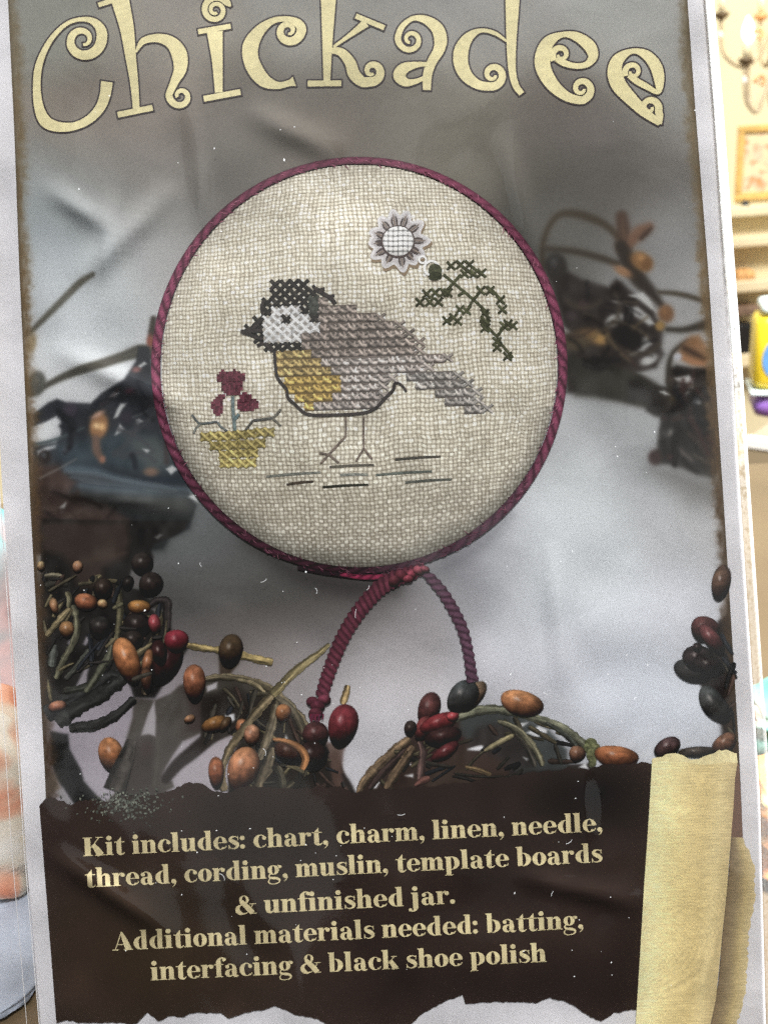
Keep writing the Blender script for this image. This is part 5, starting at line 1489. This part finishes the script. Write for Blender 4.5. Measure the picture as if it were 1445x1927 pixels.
# ground lines
g = Ink(24)
for (a, b, c) in (((620,879),(704,875),(78,74,66)),((501,897),(603,889),(110,112,106)),((640,894),(692,893),(120,122,116)),((539,912),(590,906),(66,58,50)),((607,917),(693,912),(44,44,38)),((743,865),(829,859),(74,72,66)),((707,894),(813,887),(92,98,92)),((762,908),(850,902),(82,84,78))):
    g.strip([a + (4.6,), ((a[0] + b[0]) / 2, (a[1] + b[1]) / 2 - .8, 5.2), b + (4.2,)], shade_thread(c, .85, 1.1), step=4, nac=3)
g.build('stitched_ground', cushion)

# flower pot
pot = Ink(25)
zp = Z((350, 690), 7.225)
for (x0, x1, yl, yr, n_, f_) in ((378,515,823,812,8,1.0), (396,499,839,834,6,1.03), (413,484,855,851,4,.98), (415,480,873,870,4,1.1)):
    for k in range(n_):
        t = (k + .5) / n_
        pot.k %= 40
        xst(pot, x0 + (x1 - x0) * t, yl + (yr - yl) * t, np.array([184., 170, 114]) * f_, px=17, py=14, w=6.6, fill=np.array([128., 114, 72]) * f_, lo=.5, jit=1.2)
pot.k = 42
for pts, c, w_ in (([(80,650),(150,740),(210,772),(430,745)], (92,98,98), 4), ([(200,775),(140,830),(100,910)], (110,112,108), 3.6), ([(430,755),(480,820),(560,872)], (98,104,104), 4), ([(810,860),(910,730)], (84,84,80), 4.4), ([(910,730),(1040,715),(1180,695)], (80,80,78), 4.6), ([(1180,695),(1240,640),(1290,575)], (100,98,90), 4.4), ([(1180,700),(1290,805)], (100,98,90), 3.8), ([(635,400),(640,600),(665,870)], (108,122,122), 6.5), ([(720,640),(660,720)], (92,108,110), 6)):
    pot.strip([q + (w_,) for q in zp(pts)], shade_thread(c, .85, 1.1), step=4, nac=3)
def pix_fill(g, pts, c, s_=4.4):
    P = np.array(pts, float)
    x0, y0 = P.min(0); x1, y1 = P.max(0)
    for yy_ in np.arange(y0, y1 + s_, s_):
        for xx in np.arange(x0, x1 + s_, s_):
            X_, Y_ = xx + s_ / 2, yy_ + s_ / 2 - (xx - x0) * .04
            ins_ = False
            for i in range(len(P)):
                a, b = P[i], P[(i + 1) % len(P)]
                if ((a[1] > Y_) != (b[1] > Y_)) and X_ < (b[0] - a[0]) * (Y_ - a[1]) / (b[1] - a[1]) + a[0]: ins_ = not ins_
            if ins_:
                cc = np.asarray(c, float) * random.uniform(.72, 1.24)
                h_ = s_ / 2 + .5
                g.k %= 50
                g.put([X_ - h_, X_ + h_, X_ + h_, X_ - h_], [Y_ - h_, Y_ - h_, Y_ + h_, Y_ + h_], np.array([cc * .8, cc, cc * 1.1, cc * .85]), [(0, 1, 2, 3)])
for pts in ([(480,50),(600,62),(660,40),(760,80),(820,130),(770,200),(765,300),(700,395),(580,395),(490,310),(490,200),(420,195),(430,120)], [(440,380),(540,380),(500,480),(490,600),(460,660),(390,640),(340,560),(350,500),(390,440)], [(770,350),(870,370),(910,430),(985,470),(970,560),(900,600),(760,610),(700,540),(700,460)]):
    pix_fill(pot, zp(pts), (104, 54, 66))
pot.build('stitched_flowerpot', cushion, label='gold cross-stitched pot with three dark red flowers')

# sprig of leaves
sp_ = Ink(25)
zs = Z((770, 470), 6.568)
SG = (72, 74, 54)
for pts in ([(420,300),(540,400),(660,500),(790,610),(930,740),(990,790)], [(900,880),(1080,1070),(1150,1180),(1280,1335)], [(490,470),(640,300)], [(680,520),(600,570)], [(700,780),(780,630),(900,490)], [(940,790),(1000,890)], [(1090,1060),(1180,940)], [(960,450),(1060,530),(1150,640)], [(690,130),(800,230),(940,330)], [(580,130),(720,260),(830,330)], [(930,740),(880,900)]):
    sp_.strip([q + (5.6,) for q in zs(pts)], shade_thread(SG, .8, 1.15), step=4, nac=3, spline=False)
for (cx, cy) in [(520,190),(630,180),(740,180),(690,290),(800,290),(900,285),(210,540),(320,525),(430,525),(130,645),(250,640),(360,635),(480,530),(885,495),(1000,500),(1130,610),(1150,735),(625,735),(705,745),(465,870),(545,830),(600,880),(930,785),(950,880),(930,960),(1170,940),(1285,940),(1225,915),(1085,1130),(1220,1310),(1090,1200)]:
    (q,) = zs([(cx, cy)])
    xst(sp_, q[0], q[1], SG, px=14.5, py=14.5, w=4.6, lo=.8)
    sp_.k %= 45
sp_.build('stitched_sprig', cushion, label='dark green cross-stitched sprig of leaves')

# sunflower charm
cm = Ink(27)
cx0, cy0 = 749, 453
def petal_r(a, add=0):
    tips = [(-100,61),(-72,60),(-128,58),(-160,57),(-38,60),(0,61),(175,56),(148,60),(118,57),(80,60),(30,58),(52,56),(-178,54)]
    r = 44.0
    for (t, rr_) in tips:
        d = (math.degrees(a) - t + 180) % 360 - 180
        r = max(r, 44 + (rr_ - 44) * math.exp(-(d / 10.5) ** 2))
    return r + add
th = np.linspace(0, 2 * np.pi, 160, endpoint=False)
cm.poly([(cx0 + 2 + petal_r(a, 2) * math.cos(a), cy0 + 5 + petal_r(a, 2) * math.sin(a)) for a in th], (140, 124, 104))
cm.poly([(cx0 + petal_r(a) * math.cos(a), cy0 + petal_r(a) * math.sin(a)) for a in th], (190, 186, 187))
cm.strip([(cx0 + petal_r(a, -2) * math.cos(a), cy0 + petal_r(a, -2) * math.sin(a), 4.6) for a in th], lambda L, t, X, Y: np.array([232., 230, 232]) * (.97 - .05 * (Y > cy0 + 30) - .10 * vnoise(X / 5, Y / 5, 153))[..., None], step=2.5, nac=3, closed=True)
for (t, rr_) in [(-100,61),(-72,60),(-128,58),(-160,57),(-38,60),(0,61),(175,56),(148,60),(118,57),(80,60),(30,58),(52,56),(-178,54)]:
    for off in (-8, -1, 6):
        a = math.radians(t + off * 1.0); a2 = math.radians(t + off * .55)
        r2 = rr_ - 9 - abs(off) * .7
        cm.strip([(cx0 + 30 * math.cos(a), cy0 + 30 * math.sin(a), 3.0), (cx0 + (30 + r2) / 2 * math.cos(a), cy0 + (30 + r2) / 2 * math.sin(a), 3.8), (cx0 + r2 * math.cos(a2), cy0 + r2 * math.sin(a2), 1.8)],
                 (84, 76, 74) if off != -1 else (132, 120, 112), step=4, nac=3)
        cm.k %= 40
cm.k = 42
cm.ellipse(cx0, cy0 + 1, 32, 31, 0, (84, 74, 72), nr=2, n=30)
def disc_col(u_, v_, X_, Y_):
    ax = np.abs(((X_ - cx0) / 9.2) % 1 - .5) * 2; ay = np.abs(((Y_ - cy0) / 9.6 + .04 * np.sin((X_ - cx0) / 6)) % 1 - .5) * 2
    b_ = np.clip(1.12 - .55 * ax ** 4 - .75 * ay ** 3, .4, 1.02)
    b_ = b_ * (1.04 - .22 * np.clip(v_, 0, 1))
    return np.clip(np.array([250., 248, 246]) * b_[:, None], 60, 252)
cm.ellipse(cx0, cy0, 29, 28, 0, disc_col, nr=20, n=64)
for (x, y, r, w_) in ((795, 488, 6.5, 3.6), (812, 504, 13.5, 4.4)):
    cm.strip([(x + r * math.cos(a), y + r * math.sin(a), w_) for a in np.linspace(0, 2 * np.pi, 24, endpoint=False)], (240, 240, 242), step=2, nac=3, closed=True)
cm.ellipse(819, 508, 13, 12, 20, lambda u_, v_, X_, Y_: np.array([78., 80, 62]) * (.8 + .5 * vnoise(X_ / 4, Y_ / 4, 151))[:, None], nr=4, n=20)
cm.ellipse(819, 519, 13, 8, -6, lambda u_, v_, X_, Y_: np.array([58., 60, 46]) * (.8 + .5 * vnoise(X_ / 4, Y_ / 4, 152))[:, None], nr=4, n=20)
cm.build('sunflower_charm', cushion, label='white enamel sunflower charm with dark petal lines')

# ------------------------------------------------------------------ the clear plastic sleeve
def film_mat(name, rough=.05, fac=1.2, bump=.02):
    m, t, p = new_mat(name)
    out = t.nodes['Material Output']; t.nodes.remove(p)
    tr = t.nodes.new('ShaderNodeBsdfTransparent'); gl = t.nodes.new('ShaderNodeBsdfGlossy')
    gl.inputs['Roughness'].default_value = rough
    fr = t.nodes.new('ShaderNodeFresnel'); fr.inputs['IOR'].default_value = 1.42
    mu = t.nodes.new('ShaderNodeMath'); mu.operation = 'MULTIPLY'; mu.inputs[1].default_value = fac
    mx = t.nodes.new('ShaderNodeMixShader')
    tcn = t.nodes.new('ShaderNodeTexCoord'); nz_ = t.nodes.new('ShaderNodeTexNoise'); nz_.inputs['Scale'].default_value = 55
    nz_.inputs['Detail'].default_value = 2; nz_.inputs['Distortion'].default_value = .8
    bp_ = t.nodes.new('ShaderNodeBump'); bp_.inputs['Strength'].default_value = bump; bp_.inputs['Distance'].default_value = .004
    t.links.new(tcn.outputs['Object'], nz_.inputs['Vector']); t.links.new(nz_.outputs['Fac'], bp_.inputs['Height'])
    t.links.new(bp_.outputs['Normal'], gl.inputs['Normal']); t.links.new(bp_.outputs['Normal'], fr.inputs['Normal'])
    t.links.new(fr.outputs['Fac'], mu.inputs[0]); t.links.new(mu.outputs[0], mx.inputs['Fac'])
    t.links.new(tr.outputs[0], mx.inputs[1]); t.links.new(gl.outputs[0], mx.inputs[2]); t.links.new(mx.outputs[0], out.inputs['Surface'])
    return m


film = film_mat('clear_film')
FE = lambda y: CRx(y) + np.interp(y, [-200, 450, 900, 1400, 1927, 2100], [15, 18, 19, 20, 20, 20])      # outer edge of the sleeve at the right
yy = np.linspace(-150, 2012, 150); n_ = 120
uu = np.linspace(0, 1, n_)
X = -190 * (1 - uu)[None] + (CRx(yy) + 3)[:, None] * uu[None]
Y = np.repeat(yy[:, None], n_, 1)
hh = .0013 + .00035 * (vnoise(X / 210, Y / 260, 161) - .5) + .00016 * (vnoise(X / 70, Y / 90, 162) - .5)
def crease(x0, y0, x1, y1, wd, amp):
    d = np.array([x1 - x0, y1 - y0], float); L = np.linalg.norm(d); d /= L
    s_ = (X - x0) * d[0] + (Y - y0) * d[1]; o_ = -(X - x0) * d[1] + (Y - y0) * d[0]
    return amp * np.exp(-(o_ / wd) ** 2) * np.clip(np.sin(np.clip(s_ / L, 0, 1) * np.pi), 0, 1)
hh += crease(80, 1590, 330, 1760, 16, .00032) + crease(60, 900, 370, 945, 14, .00032) + crease(360, 180, 390, 440, 14, .00028) + crease(140, 520, 330, 330, 20, .00032) + crease(950, 230, 1010, 480, 18, .00028) + crease(1040, 1000, 1060, 1290, 12, .0003) + crease(450, 180, 650, 280, 24, .00032) + crease(80, 330, 210, 420, 16, .0003) + crease(205, 350, 190, 520, 12, .0003) + crease(960, 1640, 1220, 1700, 16, .00028) + crease(1090, 1430, 1100, 1600, 22, .00028) + crease(90, 640, 360, 760, 20, .0003)
idx = np.arange(X.size).reshape(X.shape)
quads = np.stack([idx[:-1, :-1], idx[1:, :-1], idx[1:, 1:], idx[:-1, 1:]], -1).reshape(-1, 4)
sleeve = mesh_obj('clear_sleeve', PX(X.ravel(), Y.ravel(), hh.ravel()), quads, film, packet, smooth=True)
# heat-sealed right edge: glare painted as white opacity, fading downwards, curling round the card
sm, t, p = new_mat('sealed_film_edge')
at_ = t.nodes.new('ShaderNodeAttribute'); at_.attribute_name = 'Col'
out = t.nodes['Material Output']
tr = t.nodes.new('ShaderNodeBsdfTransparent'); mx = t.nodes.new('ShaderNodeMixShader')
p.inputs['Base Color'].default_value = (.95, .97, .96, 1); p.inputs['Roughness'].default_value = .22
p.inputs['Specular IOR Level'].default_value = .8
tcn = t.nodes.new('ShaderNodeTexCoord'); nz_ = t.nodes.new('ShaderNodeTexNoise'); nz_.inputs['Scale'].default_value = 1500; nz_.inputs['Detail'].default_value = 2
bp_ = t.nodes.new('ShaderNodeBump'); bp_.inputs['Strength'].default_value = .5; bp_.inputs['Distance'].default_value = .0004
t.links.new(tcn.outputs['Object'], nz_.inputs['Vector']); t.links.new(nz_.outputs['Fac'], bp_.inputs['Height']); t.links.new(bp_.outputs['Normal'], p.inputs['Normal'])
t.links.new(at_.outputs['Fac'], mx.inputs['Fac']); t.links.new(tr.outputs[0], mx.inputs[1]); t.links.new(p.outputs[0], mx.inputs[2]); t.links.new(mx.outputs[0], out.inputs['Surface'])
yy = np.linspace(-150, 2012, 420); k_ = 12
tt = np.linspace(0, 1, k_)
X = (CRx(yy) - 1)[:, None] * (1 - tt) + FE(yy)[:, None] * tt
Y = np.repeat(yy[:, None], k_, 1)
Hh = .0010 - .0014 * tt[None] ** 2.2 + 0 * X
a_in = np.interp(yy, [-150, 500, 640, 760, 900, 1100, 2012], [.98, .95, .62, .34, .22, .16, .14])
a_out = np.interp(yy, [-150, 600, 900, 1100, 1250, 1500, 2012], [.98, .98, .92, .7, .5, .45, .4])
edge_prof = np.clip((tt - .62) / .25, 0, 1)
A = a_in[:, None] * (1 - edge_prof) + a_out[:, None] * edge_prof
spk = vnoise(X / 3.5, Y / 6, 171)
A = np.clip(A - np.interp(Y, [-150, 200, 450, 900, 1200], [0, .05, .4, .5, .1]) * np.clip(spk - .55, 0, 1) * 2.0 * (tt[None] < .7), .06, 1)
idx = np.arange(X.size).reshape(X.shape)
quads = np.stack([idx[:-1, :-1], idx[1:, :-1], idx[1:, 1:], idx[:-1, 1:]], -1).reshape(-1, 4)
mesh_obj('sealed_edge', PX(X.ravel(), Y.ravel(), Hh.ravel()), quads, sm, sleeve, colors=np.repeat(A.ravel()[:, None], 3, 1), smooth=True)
# left seam lines
clr = plain('film_seam', (.95, .94, .95), .12, .8)
yy = np.linspace(900, 2012, 60)
for dx, r in ((-26, 6.0e-5), (-2.5, 9e-5)):
    xx = CLx(yy) + dx + (yy - 1600) * .004
    pts = PX(xx, yy, .0007)
    m = MB(); m.tube([tuple(q) for q in pts], r, 6); m.build('seam', clr, sleeve)
# dust, lint and scratches on the film
dust_m = plain('lint', (.46, .47, .48), .6)
m = MB()
rr_ = np.random.default_rng(77)
for k in range(110):
    x, y = rr_.uniform(70, 1330), rr_.uniform(150, 1900)
    if rr_.random() < .5:
        x, y = rr_.choice([250, 560, 1060, 300, 1100]) + rr_.normal(0, 120), rr_.choice([1180, 1250, 350, 1560, 1700]) + rr_.normal(0, 120)
        x = min(max(x, 70), 1330); y = min(max(y, 100), 1900)
    s_ = rr_.uniform(.4, 1.15) * (1.6 if rr_.random() < .08 else 1)
    a = rr_.uniform(0, 6.28); e = rr_.uniform(1, 2.2)
    q = PX([x + s_ * math.cos(a) * e, x - s_ * math.sin(a), x - s_ * math.cos(a) * e, x + s_ * math.sin(a)], [y + s_ * math.sin(a) * e, y + s_ * math.cos(a), y - s_ * math.sin(a) * e, y - s_ * math.cos(a)], .0018)
    m.add(q, [(0, 1, 2, 3)])
for k in range(13):
    x, y = rr_.uniform(90, 1250), rr_.uniform(1000, 1700)
    a = rr_.uniform(0, 6.28); L_ = rr_.uniform(6, 18); cv = rr_.uniform(-.25, .25)
    pts = []
    for i in range(8):
        pts.append((x, y)); x += L_ / 7 * math.cos(a); y += L_ / 7 * math.sin(a); a += cv
    q = PX([p_[0] for p_ in pts], [p_[1] for p_ in pts], .0018)
    m.tube([tuple(v_) for v_ in q], 3.5e-5, 4)
d_ = m.build('dust', dust_m, sleeve, smooth=False); d_['kind'] = 'stuff'
